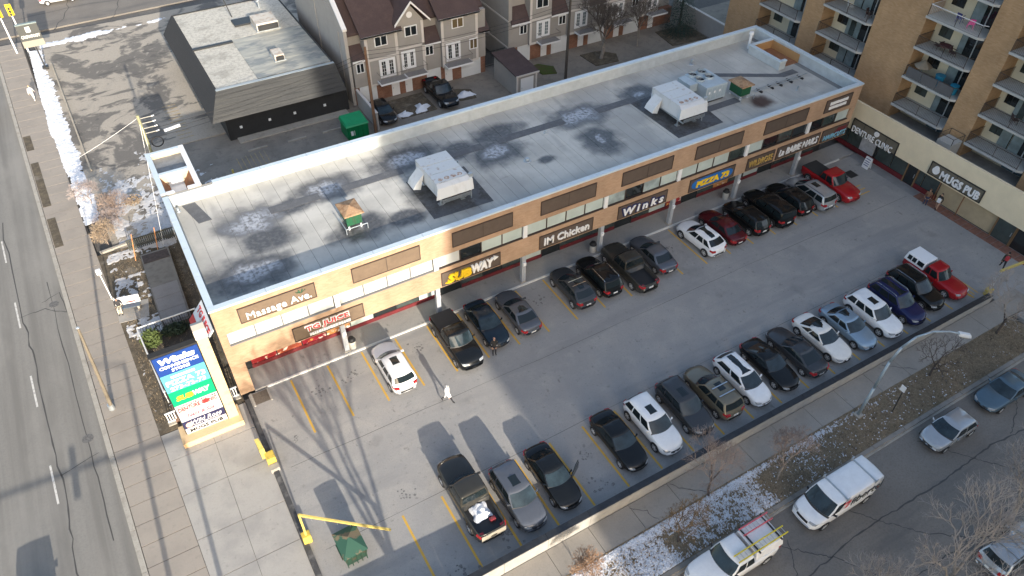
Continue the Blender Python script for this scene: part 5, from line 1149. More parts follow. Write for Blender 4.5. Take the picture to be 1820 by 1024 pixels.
def ladder(dx, col, label, y0, y1, rungs, z_=1.98):
    t = thing('ladder', (21.35,10.75,-.12), label, 'ladder', 'ladders on the white pickup', rz=radians(90)); m = mat('ladder_'+label[:6],col,rough=.5); al = mat('ladder_alu',(.55,.56,.57),rough=.35,metal=.7)
    for s in (-.21,.21): MB().box(dx+s-.03,dx+s+.03,y0,y1,z_,z_+.09).build('rail', m, t, world=False)
    for k in range(rungs): q = y0+.15+(y1-y0-.3)*k/(rungs-1); MB().tube((dx-.21,q,z_+.045),(dx+.21,q,z_+.045),.022,n=8).build('rung', al, t, world=False)
ladder(-.52,(.6,.48,.03),'yellow fibreglass ladder on the near side of the white pickup',-3.15,.55,13); ladder(.55,(.5,.1,.12),'pink-red ladder on the far side of the white pickup',-3.0,-.8,8)
for y_ in (-.95,-2.6): B(-.9,.9,y_-.03,y_+.03,1.86,1.97).build('rack_bar', darkm, wp_, world=False)
V('hatch',40.0,10.35,-90,psv,'silver small hatchback at the kerb right of the cargo van',z=-.12,group=G2,rot=0)
V('sedan',46.3,10.55,-90,paint('steel_blue',(.09,.14,.18),metal=.4),'steel blue sedan at the right edge of the street',z=-.12,group=G2)
V('suv',35.9,3.05,90,psv,'silver wagon facing away in the bottom right corner',z=-.12,group=G2,rails=trimb,bars=True)
# alley vehicles
V('pickup',30.4,66.6,DN,pbk,'black pickup parked before the townhouse garages','pickup truck','pickup_truck',group='vehicles behind the mall')
V('hatch',23.4,65.9,DN,pbk,'black hatchback beside the stucco fence behind the mall',group='vehicles behind the mall')
# avenue traffic
V('sedan',-12.9,86,0,pw,'white car cut off by the left edge on the avenue',z=-.12,group='cars on the avenue')
V('sedan',-2.2,114.2,90,pw,'white car on the cross street at the top left',z=-.12,group='cars on the avenue')
V('van',-13.4,24.6,0,pw,'white van at the bottom edge of the avenue casting a long shadow','van','cargo_van',z=-.12,group='cars on the avenue')
# ------------------------------------------------------------ pylon sign
t = thing('pylon_sign', (-2.2,35,0), 'tall pylon sign with stacked tenant panels on a tan base', 'sign')
tan_ = layered('tan_stucco', (.6,.45,.27), [(1.2,.5,.7,(.5,.34,.18),.7,(1,1,1)),(.8,.62,.7,(.2,.12,.07),.6,(1,1,1))])
B(-4.0,-.1,34.3,35.9,0,.45).build('planter_base', tan_, t, bevel=.03)
B(-.88,-.25,34.9,36.0,.4,8.2).build('pillar', tan_, t); MB().prism_x([(34.85,8.2),(36.05,8.2),(36.05,8.5),(35.6,8.75),(35.1,8.7)],-.92,-.2).build('pillar_cap', mat('cap_beige',(.55,.48,.4),rough=.8), t)
B(-3.62,-.9,35.02,35.4,.42,7.85).build('cabinet', darkm, t); B(-3.68,-.88,35.0,35.42,7.85,7.95).build('cabinet_top', rubber, t)
rows = [(6.22,7.78,(.01,.045,.22)),(4.66,6.2,(.09,.36,.46)),(3.34,4.64,(.0,.3,.13)),(1.72,3.32,(.55,.54,.54)),(1.0,1.7,(.02,.022,.07)),(.46,.98,(.55,.55,.57))]
pp = []
for i,(a,b,c) in enumerate(rows): pp.append(B(-3.56,-.96,34.98,35.02,a,b).build('tenant_panel', mat('tenant_%d'%i,c,rough=.35), t))
ty_ = 34.975
def PT(s,m,i,z,w,h,x=-2.26,**k): text_on(s,m,pp[i],(x,ty_,z),R,U,w,h,.02,**k)
PT('Winks',wt,0,7.35,2.1,.5,bold=.06,shear=.2); PT('CONVENIENCE',wt,0,6.85,2.25,.26,bold=.03); PT('STORE',wt,0,6.48,1.05,.25,bold=.03)
pinkw = mat('sign_pale_yellow',(.8,.72,.5),rough=.5)
PT('PIZZA 73',pinkw,1,5.45,2.3,.42,bold=.03); PT('273-73-73',wt,1,4.92,2.1,.34,bold=.02); B(-3.0,-1.6,34.96,34.98,5.82,6.0).build('print_bar', pinkw, pp[1])
PT('SUB',sy,2,3.95,1.05,.42,x=-2.75,bold=.06,shear=.2); PT('WAY',wt,2,3.98,1.05,.42,x=-1.72,bold=.06,shear=.2)
PT('COMPLETE DENTURE',blk,3,3.18,2.4,.15); PT('DENTURE CLINIC',sred,3,2.88,2.4,.36,bold=.03); PT('Nails & Spa',mat('sign_rose',(.5,.1,.14),rough=.5),3,2.1,1.7,.4,shear=.3,bold=.02)
MB().tube((-1.75,34.955,2.9),(-1.75,34.965,2.9),.2,n=16).build('emblem', sred, pp[3])
PT('Wild Rose',wt,4,1.42,1.9,.34,x=-2.1,shear=.3); PT('FAMILY RESTAURANT',wt,4,1.14,1.7,.12,x=-2.1); MB().tube((-3.2,34.955,1.3),(-3.2,34.965,1.3),.24,n=12).build('rose_emblem', mat('sign_peach',(.7,.4,.32),rough=.5), pp[4])
PT('MUGS PUB',blk,5,.71,2.1,.3,bold=.03)
# blade sign on the end wall
t = thing('blade_sign', (-.1,38.6,5), 'red and white tilted TG JUICE sign at the left end wall of the mall', 'sign')
MB().hexa([(-.95,37.3,5.0),(-.9,37.3,4.9),(-.9,40.4,4.9),(-.95,40.4,5.0)],[(.2,37.3,6.3),(.25,37.3,6.2),(.25,40.4,6.2),(.2,40.4,6.3)]).build('cabinet', whitem, t)
nrm = Vector((1.15,0,1.3)).normalized()
for (f0,f1,nm) in ((0,.33,'red_band'),):
    a = Vector((-.95,0,5.0)); b = Vector((.2,0,6.3)); n_ = Vector((-1.3,0,1.15)).normalized()*.012
    P0, P1 = a.lerp(b,f0)+n_, a.lerp(b,f1)+n_
    MB().quad((P0.x,37.32,P0.z),(P1.x,37.32,P1.z),(P1.x,40.38,P1.z),(P0.x,40.38,P0.z)).build(nm, sred, t)
text_on('TG JUICE', sred, t, (-.18,38.85,5.87), (0,-1,0), (1.15,0,1.3), 2.7, .62, .02, bold=.03)
B(.2,.34,37.2,40.6,4.2,6.5).build('mounting_board', darkm, t)
# ------------------------------------------------------------ sunken patio fence beside the pylon
t = thing('patio_enclosure', (-2.4,42,0), 'white framed wire fence round a sunken planted patio beside the pylon', 'fence')
whf = mat('fence_white', (.65,.66,.66), rough=.5)
C4 = [(-4.55,45.7),(-.4,45.7),(-.4,38.7),(-4.1,38.7)]
for i in range(4):
    a, b = C4[i], C4[(i+1)%4]
    MB().tube((*a,1.15),(*b,1.15),.055,n=6).build('top_rail', whf, t)
    for k in range(7):
        x = a[0]+(b[0]-a[0])*k/7; y = a[1]+(b[1]-a[1])*k/7
        MB().tube((x,y,-.1),(x,y,1.15),.03,n=6).build('post', darkm if i < 2 else whf, t)
    mb = MB()
    for k in range(24):
        x = a[0]+(b[0]-a[0])*k/24; y = a[1]+(b[1]-a[1])*k/24; mb.box(x-.012,x+.012,y-.012,y+.012,0,1.12)
    mb.build('pickets', darkm if i < 2 else whf, t)
B(-4.4,-.5,38.9,45.6,.004,.03).build('patio_floor', mat('patio_dark',(.05,.045,.04),rough=.9,var=.4,scale=2), t)
B(-4.0,-.6,36.6,38.2,0,.25).build('paver_border', layered('border_clay',(.28,.17,.12),[(3,.4,.7,(.2,.12,.09),.8,(1,1,1))]), t)
for (x0,l) in ((-4.35,'white picket panel left of the pylon base'),(-.62,'white picket panel between the pylon and the mall corner')):
    t2 = thing('picket_panel', (x0,36.9,0), l, 'fence', 'white picket panels by the pylon')
    for k in range(6): B(x0-.1+.16*k,x0-.03+.16*k,36.85,36.9,.1,1.0).build('picket', whf, t2)
    for z_ in (.1,.95): B(x0-.14,x0+.86,36.84,36.91,z_,z_+.08).build('rail', whf, t2)
    B(x0-.15,x0+.9,36.6,37.0,0,.1).build('plinth', kerbm, t2)
def leafy(name, x, y, z, rx, ry, rz, n, size, m, label, cat, seed, stem=True):
    t = thing(name, (x,y,z), label, cat); r = random.Random(seed); v = []; f = []
    for i in range(n):
        d = Vector((r.gauss(0,1),r.gauss(0,1),r.gauss(0,1))).normalized()*r.uniform(.45,1); p = Vector((x+d.x*rx,y+d.y*ry,z+rz+d.z*rz))
        a = Vector((r.gauss(0,1),r.gauss(0,1),r.gauss(0,1))).normalized(); b = a.orthogonal().normalized(); s = size*r.uniform(.6,1.3); k = len(v)
        v += [(p+a*s)[:],(p+b*s*.5)[:],(p-a*s)[:],(p-b*s*.5)[:]]; f.append((k,k+1,k+2,k+3))
    me = bpy.data.meshes.new('foliage'); me.from_pydata(v,[],f); me.update(); ob('foliage', me, m, t)
    if stem:
        mb = MB()
        for i in range(7): a = r.uniform(0,6.28); mb.tube((x,y,z),(x+rx*.6*cos(a),y+ry*.6*sin(a),z+rz*1.2),.03,.01,5)
        mb.build('stem', mat('bark',(.1,.075,.055),rough=.9), t)
leafy('evergreen_shrub',-3.9,44.6,0,.8,.8,.75,900,.1,mat('shrub_green',(.07,.1,.025),rough=.8,var=.4,scale=5),'olive green shrub in the left corner of the sunken patio','shrub',3)
leafy('evergreen_shrub',-2.2,45.0,0,1.1,.5,.5,900,.1,mat('shrub_dark',(.012,.028,.016),rough=.8,var=.4,scale=5),'dark green shrub along the back of the sunken patio','shrub',4)
# concrete cellar stair cover
t = thing('stair_cover', (-1.8,50,0), 'long grey concrete cellar cover with dark end beside the mall', 'cellar cover')
MB().hexa([(-2.95,45.75,0),(-.85,45.75,0),(-.62,54.9,0),(-2.85,54.9,0)],[(-2.95,45.75,.4),(-.85,45.75,.4),(-.62,54.9,.5),(-2.85,54.9,.5)]).build('retaining_box', layered('stair_concrete',(.2,.19,.17),[(2,.4,.7,(.14,.13,.12),.8,(1,1,1))]), t)
for k in range(5): MB().hexa([(-2.83+.01*k,46+1.5*k,.41),(-.98+.035*k,46+1.5*k,.41),(-.95+.035*k,47.45+1.5*k,.42),(-2.83+.01*k,47.45+1.5*k,.42)],[(-2.83+.01*k,46+1.5*k,.45),(-.98+.035*k,46+1.5*k,.45),(-.95+.035*k,47.45+1.5*k,.46),(-2.83+.01*k,47.45+1.5*k,.46)]).build('cover_slab', layered('cover_grey',(.24,.23,.225),[(1,.4,.7,(.2,.19,.185),.8,(1,1,1)),(12,.4,.7,(.28,.27,.26),.5,(1,1,1))]), t)
B(-2.75,-.75,53.6,54.7,.46,.52).build('dark_pit_sheet', mat('pit_dark_brown',(.06,.045,.04),rough=.8,var=.4,scale=4), t)  # flat dark brown sheet standing in for the dark pit at this end
# ------------------------------------------------------------ bus bench, lamp, posts at the left
t = thing('bus_bench', (-4.75,49.3,0), 'bus bench with white advertising back on the left verge', 'bench', rz=radians(-12))
MB().box(-.85,.85,-.22,.22,.42,.47).build('seat', mat('bench_blue',(.06,.09,.13),rough=.6), t, world=False); MB().hexa([(-.9,.2,.5),(.9,.2,.5),(.9,.26,.5),(-.9,.26,.5)],[(-.9,.34,1.12),(.9,.34,1.12),(.9,.4,1.12),(-.9,.4,1.12)]).build('backrest', whitem, t, world=False)
MB().hexa([(-.1,.213,.58),(.55,.213,.58),(.55,.218,.58),(-.1,.218,.58)],[(-.1,.228,.7),(.55,.228,.7),(.55,.233,.7),(-.1,.233,.7)]).build('print_stripe', sred, t, world=False)
for s in (-.7,.7): MB().box(s-.08,s+.08,-.2,.3,0,.42).build('leg', kerbm, t, world=False)
struct('bench_pad', MB().prism([(-5.7,48.2),(-3.6,47.9),(-3.3,49.9),(-5.6,50.3)],-.1,.03), conc_apron)
def lamp_post(x, y, h, label, name='parking_meter', hx=0, hy=0):
    t = thing(name, (x,y,0), label, 'post'); MB().tube((x,y,0),(x+hx,y+hy,h),.05,.04).build('pole', whitem, t); MB().box(x+hx-.18,x+hx+.18,y+hy-.12,y+hy+.12,h,h+.45).build('head', whitem, t, bevel=.04); MB().tube((x,y,0),(x,y,.06),.14).build('base', kerbm, t)
lamp_post(-5.75,51.3,2.6,'white post with square head beside the bus bench')
# traffic signals at the top left
def signal(x, y, h, label):
    t = thing('traffic_signal', (x,y,0), label, 'traffic light', 'traffic signals at the junction')
    MB().tube((x,y,0),(x,y,h),.1,.08,10).build('pole', whitem, t); hd = B(x-.2,x+.2,y-.2,y+.2,h,h+1.1).build('signal_head', mat('signal_yellow',(.75,.5,.02),rough=.5), t, bevel=.03); B(x-.3,x+.3,y+.21,y+.25,h-.1,h+1.2).build('backplate', mat('signal_yellow',(.75,.5,.02)), t)
    for k in range(3): MB().tube((x,y-.2,h+.2+.33*k),(x,y-.34,h+.2+.33*k),.13,.13,12).build('visor', darkm, hd)
signal(-8.4,100.2,4.3,'yellow traffic signal at the very left of the top edge'); signal(-7.2,100.0,4.4,'yellow traffic signal right of its twin at the top left corner')
t = thing('billboard_sign', (-5.9,94.5,0), 'dark CROWFOOT sign board on a black post at the top left', 'sign')
B(-7.0,-4.9,94.35,94.6,3.5,5.25).build('board', mat('board_dark',(.055,.06,.06),rough=.5), t); B(-7.02,-4.88,94.34,94.62,2.75,3.48).build('lower_panel', mat('board_olive',(.25,.24,.2),rough=.6), t); B(-7.02,-4.88,94.3,94.66,5.26,5.36).build('cap', mat('cap_green',(.2,.25,.25),rough=.5), t)
q = t.children[0]; text_on('CROWFOOT', wt, q, (-5.95,94.34,3.95), R, U, 1.85, .34, .02, bold=.01); B(-6.2,-5.75,94.32,94.345,4.4,5.0).build('white_square', wt, q)
B(-6.0,-5.85,94.4,94.55,0,2.75).build('post', darkm, t); B(-6.2,-5.6,94.2,94.75,0,.3).build('foot', darkm, t)
# ------------------------------------------------------------ height barriers
ylw = mat('barrier_yellow', (.5,.39,.11), rough=.5, var=.1, scale=3)
t = thing('height_barrier', (.75,24.2,0), 'yellow height barrier with long arm beside the lot dumpster', 'barrier')
B(.5,1.0,24.0,24.5,0,.75).build('bollard_base', layered('scuffed_yellow',(.58,.43,.08),[(4,.55,.7,(.12,.11,.1),.9,(1,1,1))]), t, bevel=.06); B(.7,.82,24.17,24.29,.7,3.0).build('post', ylw, t)
MB().hexa([(.73,24.18,2.88),(.79,24.28,2.88),(5.19,22.16,.55),(5.13,22.06,.55)],[(.73,24.18,3.02),(.79,24.28,3.02),(5.19,22.16,.68),(5.13,22.06,.68)]).build('arm', ylw, t)
for k in range(6): f_ = .12+.14*k; MB().tube((.76+4.4*f_,24.2-2.1*f_,2.85-2.33*f_),(.76+4.4*f_,24.2-2.1*f_,2.6-2.33*f_),.012,n=5).build('chain', steel, t)
t = thing('height_barrier', (.55,30.6,0), 'yellow barrier stub at the left edge of the lot', 'barrier'); B(.28,.85,30.2,30.9,0,.8).build('bollard_base', layered('scuffed_yellow',(.58,.43,.08),[]) if 0 else MATS['scuffed_yellow'], t, bevel=.06); MB().hexa([(.1,30.8,.3),(.4,30.8,.3),(.3,31.6,.3),(.05,31.6,.3)],[(.1,30.8,1.3),(.4,30.8,1.3),(.3,31.6,1.5),(.05,31.6,1.5)]).build('post', ylw, t)
B(.3,.85,29.7,30.15,0,.35).build('concrete_foot', kerbm, t)
t = thing('height_barrier', (54.5,17.45,0), 'yellow barrier arm over the right hand lot entrance', 'barrier'); B(54.3,54.8,17.2,17.65,0,.7).build('bollard_base', MATS['scuffed_yellow'], t, bevel=.06); B(54.47,54.6,17.36,17.48,.65,2.55).build('post', mat('grey_post',(.45,.45,.45),rough=.5), t); MB().hexa([(54.45,17.35,2.5),(54.45,17.5,2.5),(60.5,16.9,2.5),(60.5,16.75,2.5)],[(54.45,17.35,2.68),(54.45,17.5,2.68),(60.5,16.9,2.68),(60.5,16.75,2.68)]).build('arm', ylw, t)
# ------------------------------------------------------------ dumpsters and bins
t = thing('dumpster', (2.76,22.25,0), 'dark green rust-patched dumpster at the bottom left of the lot', 'dumpster', rz=radians(2)); t.scale = (.72,.86,.95)
dg_ = layered('dumpster_green', (.018,.05,.034), [(3,.5,.68,(.09,.05,.03),.8,(1,1,1)),(9,.55,.7,(.03,.03,.03),.7,(1,1,1))], rough=.55)
MB().hexa([(-.8,-.8,.12),(.8,-.8,.12),(.8,.8,.12),(-.8,.8,.12)],[(-.95,-1.0,1.25),(.95,-1.0,1.25),(.95,1.0,1.4),(-.95,1.0,1.4)]).build('bin', dg_, t, world=False)
MB().add([(-1.0,-1.05,1.27),(1.0,-1.05,1.27),(1.0,1.05,1.42),(-1.0,1.05,1.42),(0,.15,1.72)],[(0,1,4),(1,2,4),(2,3,4),(3,0,4),(3,2,1,0)]).build('lid', layered('lid_patched',(.03,.085,.06),[(.7,.52,.56,(.17,.13,.085),.85,(1,1,1))],rough=.6), t, world=False)
for k in range(5): MB().box(-.8+.4*k-.03,-.8+.4*k+.03,-1.03,-.85,.2,1.2).build('rib', dg_, t, world=False)
for s in (-1,1): MB().box(s*.97-.06,s*.97+.06,-.6,.6,.7,.82).build('fork_pocket', dg_, t, world=False)
t = thing('dumpster', (19.6,64.2,0), 'bright green dumpster in the alley behind the mall', 'dumpster'); bg_ = layered('bright_green',(.0,.15,.05),[(2,.5,.7,(.01,.09,.03),.8,(1,1,1)),(7,.62,.72,(.08,.06,.04),.7,(1,1,1))],rough=.55)
B(18.5,20.7,63.2,65.2,.15,1.6).build('bin', bg_, t, bevel=.03); MB().hexa([(18.4,63.1,1.6),(20.8,63.1,1.6),(20.8,65.3,1.6),(18.4,65.3,1.6)],[(18.5,63.2,1.72),(20.7,63.2,1.72),(20.7,65.2,1.95),(18.5,65.2,1.95)]).build('lid', mat('lid_green',(.0,.24,.085),rough=.5,var=.15,scale=2), t); B(18.85,19.25,63.17,63.2,.6,1.1).build('notice', whitem, t)
for k in range(5): B(18.6+.5*k,18.68+.5*k,63.13,63.2,.2,1.55).build('rib', bg_, t)
def bin_(x, y, label):
    t = thing('litter_bin', (x,y,.1), label, 'litter bin', 'litter bins under the arcade')
    MB().tube((x,y,.1),(x,y,.85),.27,.29,14).build('drum', mat('bin_concrete',(.5,.48,.43),rough=.85,var=.1), t); MB().tube((x,y,.85),(x,y,1.1),.27,.2,14).build('lid', darkm, t); MB().tube((x,y,.83),(x,y,.88),.31,.31,14).build('rim', darkm, t)
bin_(8.65,37.15,'beige drum litter bin with black lid beside the first arcade column'); bin_(30.1,37.3,'beige drum litter bin by the column left of the Winks sign'); bin_(44.9,37.4,'grey drum litter bin under the PIZZA 73 sign')
# ------------------------------------------------------------ street lamp
t = thing('street_lamp', (36.16,14.35,0), 'blue-grey curved street lamp on the boulevard', 'street lamp')
pole_m = mat('lamp_blue_grey', (.3,.37,.43), rough=.45, metal=.3)
pts = [(36.16,14.35,0),(36.2,14.3,3),(36.25,14.25,5.6),(36.45,14.1,7.0),(36.95,13.85,7.9),(37.7,13.45,8.35),(38.6,12.95,8.35),(39.3,12.6,8.1)]
MB().path(pts,[.11,.1,.085,.08,.07,.06,.055,.05],10).build('pole', pole_m, t, smooth=True); B(35.9,36.42,14.1,14.6,0,.12).build('base', kerbm, t)
MB().hexa([(39.1,12.55,8.0),(39.3,12.85,8.0),(40.05,12.45,7.8),(39.85,12.1,7.8)],[(39.15,12.58,8.2),(39.3,12.8,8.2),(39.95,12.4,8.02),(39.85,12.2,8.02)]).build('lamp_head', mat('lamp_head',(.6,.61,.62),rough=.4), t, bevel=.05)
MB().hexa([(39.35,12.5,7.86),(39.45,12.7,7.86),(39.95,12.45,7.75),(39.82,12.22,7.75)],[(39.35,12.5,7.95),(39.45,12.7,7.95),(39.95,12.45,7.84),(39.82,12.22,7.84)]).build('lens', mat('lens',(.5,.5,.42),rough=.2), t)
t = thing('street_sign', (38.35,13.35,0), 'thin dark parking sign post on the boulevard right of the lamp', 'sign'); MB().tube((38.35,13.35,0),(38.5,13.5,2.5),.035).build('post', darkm, t); MB().box(38.4,38.44,13.35,13.7,2.1,2.6).build('plate', whitem, t)
# ------------------------------------------------------------ utility poles and wires
wood_p = layered('pole_wood', (.16,.09,.055), [(4,.4,.7,(.22,.13,.08),.8,(4,4,.3))])
def upole(x, y, h, label, m, arms=True, lean=0):
    t = thing('utility_pole', (x,y,0), label, 'utility pole', 'utility poles in the alley')
    MB().tube((x,y,0),(x+lean,y,h),.17,.12,10).build('pole', m, t)
    if arms:
        for k in range(arms if arms > 1 else 1):
            z_ = h-.35-.45*k; MB().box(x+lean-.05,x+lean+1.0,y-.03,y+.03,z_,z_+.05).build('cross_arm', mat('arm_grey',(.35,.34,.3),rough=.8), t)
            for q in (.95,): MB().tube((x+lean+q,y,z_+.02),(x+lean+q+.22,y,z_+.04),.045).build('insulator', whitem, t)
    return t
upole(21.55,63.55,9.2,'reddish wooden utility pole beside the green dumpster',wood_p,0); upole(44.62,63.55,9.3,'dark wooden utility pole behind the middle of the mall',layered('pole_dark',(.06,.052,.045),[(4,.4,.7,(.09,.08,.07),.8,(4,4,.3))]),0)
upole(.85,59.6,10.0,'yellowish utility pole with cross arms behind the stair tower',layered('pole_yellow',(.27,.27,.17),[(4,.4,.7,(.19,.19,.12),.8,(4,4,.3))]),4)
def wire(a, b, sag, label, r=.018, m=rubber):
    P = [Vector(a).lerp(Vector(b), k/14)-Vector((0,0,sag*4*(k/14)*(1-k/14))) for k in range(15)]
    o = MB().path([p[:] for p in P], r, 5).build('overhead_wire', m, None, label=label, cat='wire', group='overhead wires of the alley')
for i,dz in enumerate((0,.4,.8)):
    q = ('highest','middle','lowest')[i]+' of three overhead wires '
    wire((.9,59.6,8.0-dz+.6),(21.55,63.55,8.8-dz),.6,q+'from the stair tower pole to the reddish pole'); wire((21.55,63.55,8.8-dz),(44.62,63.55,8.8-dz),.7,q+'between the reddish pole and the dark pole'); wire((44.62,63.55,8.8-dz),(72,63.5,8.6-dz),.7,q+'running right from the dark pole')
wire((.85,59.6,9.8),(-5.0,62.0,6.2),.1,'pale stay wire running down left from the yellowish pole',.015,whitem); wire((.85,59.6,9.5),(-.9,55.8,.1),.02,'pale guy wire down to the side yard fence',.015,whitem); wire((.9,59.6,9.2),(.2,56.0,.1),.02,'second pale guy wire close to the stair tower',.015,whitem)
t = thing('cable_closure', (2.9,60.4,7.9), 'white cable closure hanging on the wire beside the stair tower', 'cable box'); MB().tube((2.4,60.35,7.75),(3.7,60.6,7.75),.13,n=10).build('sleeve', whitem, t); 
for k in range(20): pass
co = MB(); P = [(1.6+.45*cos(2*pi*k/20),59.9,7.2+.45*sin(2*pi*k/20)) for k in range(21)]; co.path(P,.05,6)
t2 = thing('cable_coil', (1.6,59.9,7.2), 'black loop of spare cable beside the yellowish pole', 'cable coil'); co.build('coil', rubber, t2)
# fence with orange stakes at the rear left
t = thing('slat_fence', (-1.7,56.6,0), 'dark slatted fence left of the stair tower with orange stakes', 'fence')
for k in range(24): B(-3.5+.155*k,-3.4+.155*k,56.55,56.6,0,1.1).build('slat', mat('slat_dark',(.05,.055,.05),rough=.8), t)
for z_ in (.2,.95): B(-3.55,.25,56.61,56.66,z_,z_+.09).build('rail', MATS['slat_dark'], t)
for (x,l) in ((-3.0,'leftmost orange stake leaning on the slatted fence'),(-1.2,'orange stake leaning on the fence beside the stair tower')):
    t2 = thing('orange_stake', (x,56.2,0), l, 'stake', 'orange stakes'); MB().tube((x-.3,55.0,.02),(x+.1,56.5,1.6),.04,n=6).build('stake', mat('stake_orange',(.55,.25,.1),rough=.7), t2)
struct('verge_kerb', MB().prism([(-5.6,57.3),(-.2,57.9),(-.2,58.1),(-5.7,57.55)],-.1,.14), kerbm)
t = thing('verge_rail', (-3.9,86,0), 'long low timber kerb rail between snowy verge and north lot', 'rail'); MB().tube((-4.5,70.2,.25),(-5.2,95,.25),.09,n=6).build('rail_log', mat('weathered_log',(.35,.31,.25),rough=.9,var=.2), t)
for k in range(6): MB().tube((-4.5-.028*(5*k),70.5+4.9*k,-.1),(-4.5-.028*(5*k),70.5+4.9*k,.25),.08).build('post', MATS['weathered_log'], t)
t = thing('bollard', (6.9,62.4,0), 'short yellow bollard in a snow patch behind the mall', 'bollard'); MB().tube((6.9,62.4,0),(6.9,62.4,1.1),.1,.1,12).tube((6.9,62.4,1.1),(6.9,62.4,1.16),.1,.05,12).build('pipe', ylw, t)
# snow heaps in the yards
def heap(x, y, r, label, h=.35):
    v = []; f = []; n = 16; q = 7
    for j in range(q+1):
        for i in range(n):
            a = 2*pi*i/n; rr = r*(j/q)*(1+.75*mnoise.noise(Vector((cos(a)*1.1+x,sin(a)*1.1+y,0)))+.35*mnoise.noise(Vector((cos(a)*3+x,sin(a)*3+y,4)))); zz = h*(1-(j/q)**2)+.2*mnoise.noise(Vector((x+rr*cos(a)*2.4,y+rr*sin(a)*2.4,3)))
            v.append((x+rr*cos(a),y+rr*sin(a)*.85,zz if j < q else -.02))
    for j in range(q):
        for i in range(n): f.append((j*n+i,j*n+(i+1)%n,(j+1)*n+(i+1)%n,(j+1)*n+i))
    t = thing('snow_heap', (x,y,0), label, 'snow heap', 'snow heaps behind the mall'); me = bpy.data.meshes.new('heap'); me.from_pydata(v,[],f); me.update(); me.polygons.foreach_set('use_smooth',[True]*len(f)); ob('mound', me, snowm, t)
heap(25.6,65.2,.75,'snow heap between the black hatchback and the middle planter'); heap(27.6,65.5,1.05,'snow heap left of the black alley pickup',.5); heap(32.9,65.8,1.0,'snow heap right of the black alley pickup'); heap(7.2,61.9,.9,'low snow heap at the yellow bollard',.15)
# ------------------------------------------------------------ trees
def bare_tree(x, y, h, spread, label, seed, m, twig, levels=5, lean=(0,0), name='bare_tree', z=0, r0=None, nb=3, up=.35, tmin=.008, tf=.3):
    t = thing(name, (x,y,z), label, 'tree'); r = random.Random(seed); tr = MB(); cr_ = MB(); r0 = r0 or h*.018
    def grow(p, d, l, rad, lev):
        q = p+d*l; mid = p+d*l*.5+Vector((r.gauss(0,1),r.gauss(0,1),0))*l*.05
        n = 7 if lev == 0 else 5 if lev < 2 else 3; rad = max(rad,tmin)
        (tr if lev < 2 else cr_).tube(p,mid,rad,rad*.85,n,False); (tr if lev < 2 else cr_).tube(mid,q,rad*.85,rad*.68,n,False)
        if lev >= levels: return
        k = nb+(1 if r.random() < .5 else 0)
        for i in range(k):
            a = 2*pi*(i+r.random()*.7)/k; o1 = d.orthogonal().normalized(); o2 = d.cross(o1)
            s = spread*r.uniform(.6,1.25)
            nd = (d+s*(cos(a)*o1+sin(a)*o2)+Vector((0,0,up*r.uniform(0,1)))).normalized()
            st = q if r.random() < .6 else p.lerp(q,r.uniform(.55,.95))
            grow(st, nd, l*r.uniform(.58,.82), rad*(.62 if lev else .6), lev+1)
    d0 = Vector((lean[0],lean[1],1)).normalized()
    grow(Vector((x,y,z-.05)), d0, h*tf, r0, 0)
    tr.build('trunk', m, t, smooth=True); cr_.build('crown', twig, t)
    return t
bark = mat('grey_bark', (.24,.21,.18), rough=.95, var=.3, scale=5); twg = mat('twigs_grey', (.3,.265,.235), rough=.95, var=.2, scale=2); twr = mat('twigs_reddish', (.24,.19,.165), rough=.95, var=.2, scale=2); bkd = mat('dark_bark', (.075,.06,.052), rough=.95, var=.3, scale=5)
bare_tree(27.75,13.45,4.6,.75,'pale bare boulevard tree behind the cargo van',11,bark,twr,6,(.12,.05))
bare_tree(23.2,14.75,4.8,.8,'bare boulevard tree whose twigs overlap the wall before the grey SUV',12,bkd,twr,6,(0,.12))
bare_tree(19.6,13.3,4.0,.8,'brown bare tree in the snow above the ladder pickup',13,bkd,mat('twigs_brown',(.15,.105,.06),rough=.95),6)
bare_tree(43.4,14.2,4.6,.85,'dark bare tree right of the street lamp',14,bkd,bkd,5,(-.05,.0))
bare_tree(51.4,14.4,5.4,.8,'dark bare tree at the right end of the boulevard',15,bkd,twg,6)
bare_tree(13.6,14.3,2.6,.9,'small reddish twiggy bush on the sunny sidewalk edge',16,twr,mat('twigs_orange',(.3,.19,.12),rough=.95),5,nb=4,r0=.03)
bare_tree(25.2,4.2,7.6,.72,'large pale bare tree at the bottom edge left of the silver wagon',17,bark,twg,6,nb=3,tmin=.009)
bare_tree(30.2,3.6,8.0,.72,'large pale bare tree at the bottom edge between its two neighbours',18,bark,twg,6,nb=3,tmin=.009)
bare_tree(37.2,4.4,8.0,.7,'large pale bare tree at the right edge above the silver wagon',19,bark,twg,6,nb=3,tmin=.009)
bare_tree(50.9,65.5,8.5,.6,'bare yard tree before the far townhouse row',20,bark,mat('twigs_dark',(.09,.075,.065),rough=.95),7,r0=.24)
bare_tree(56.6,66.0,7.0,.6,'slim bare tree right of the yard tree before the far row',21,bark,MATS['twigs_dark'],6,r0=.1)
bare_tree(-3.6,61.2,3.6,1.0,'reddish dense twiggy bush on the snowy verge left of the stair tower',22,twr,mat('twigs_rust',(.3,.23,.19),rough=.95,var=.3,scale=3),5,nb=4,r0=.05)
bare_tree(-5.3,65.0,3.0,1.0,'mauve twiggy bush on the snowy verge further up the avenue',23,twr,mat('twigs_mauve',(.34,.29,.28),rough=.95,var=.3,scale=3),5,nb=4,r0=.05)
bare_tree(-4.2,59.6,2.8,1.1,'tangled pale bush between the reddish bush and the straw bush',25,twr,MATS['twigs_mauve'],5,nb=4,r0=.04)
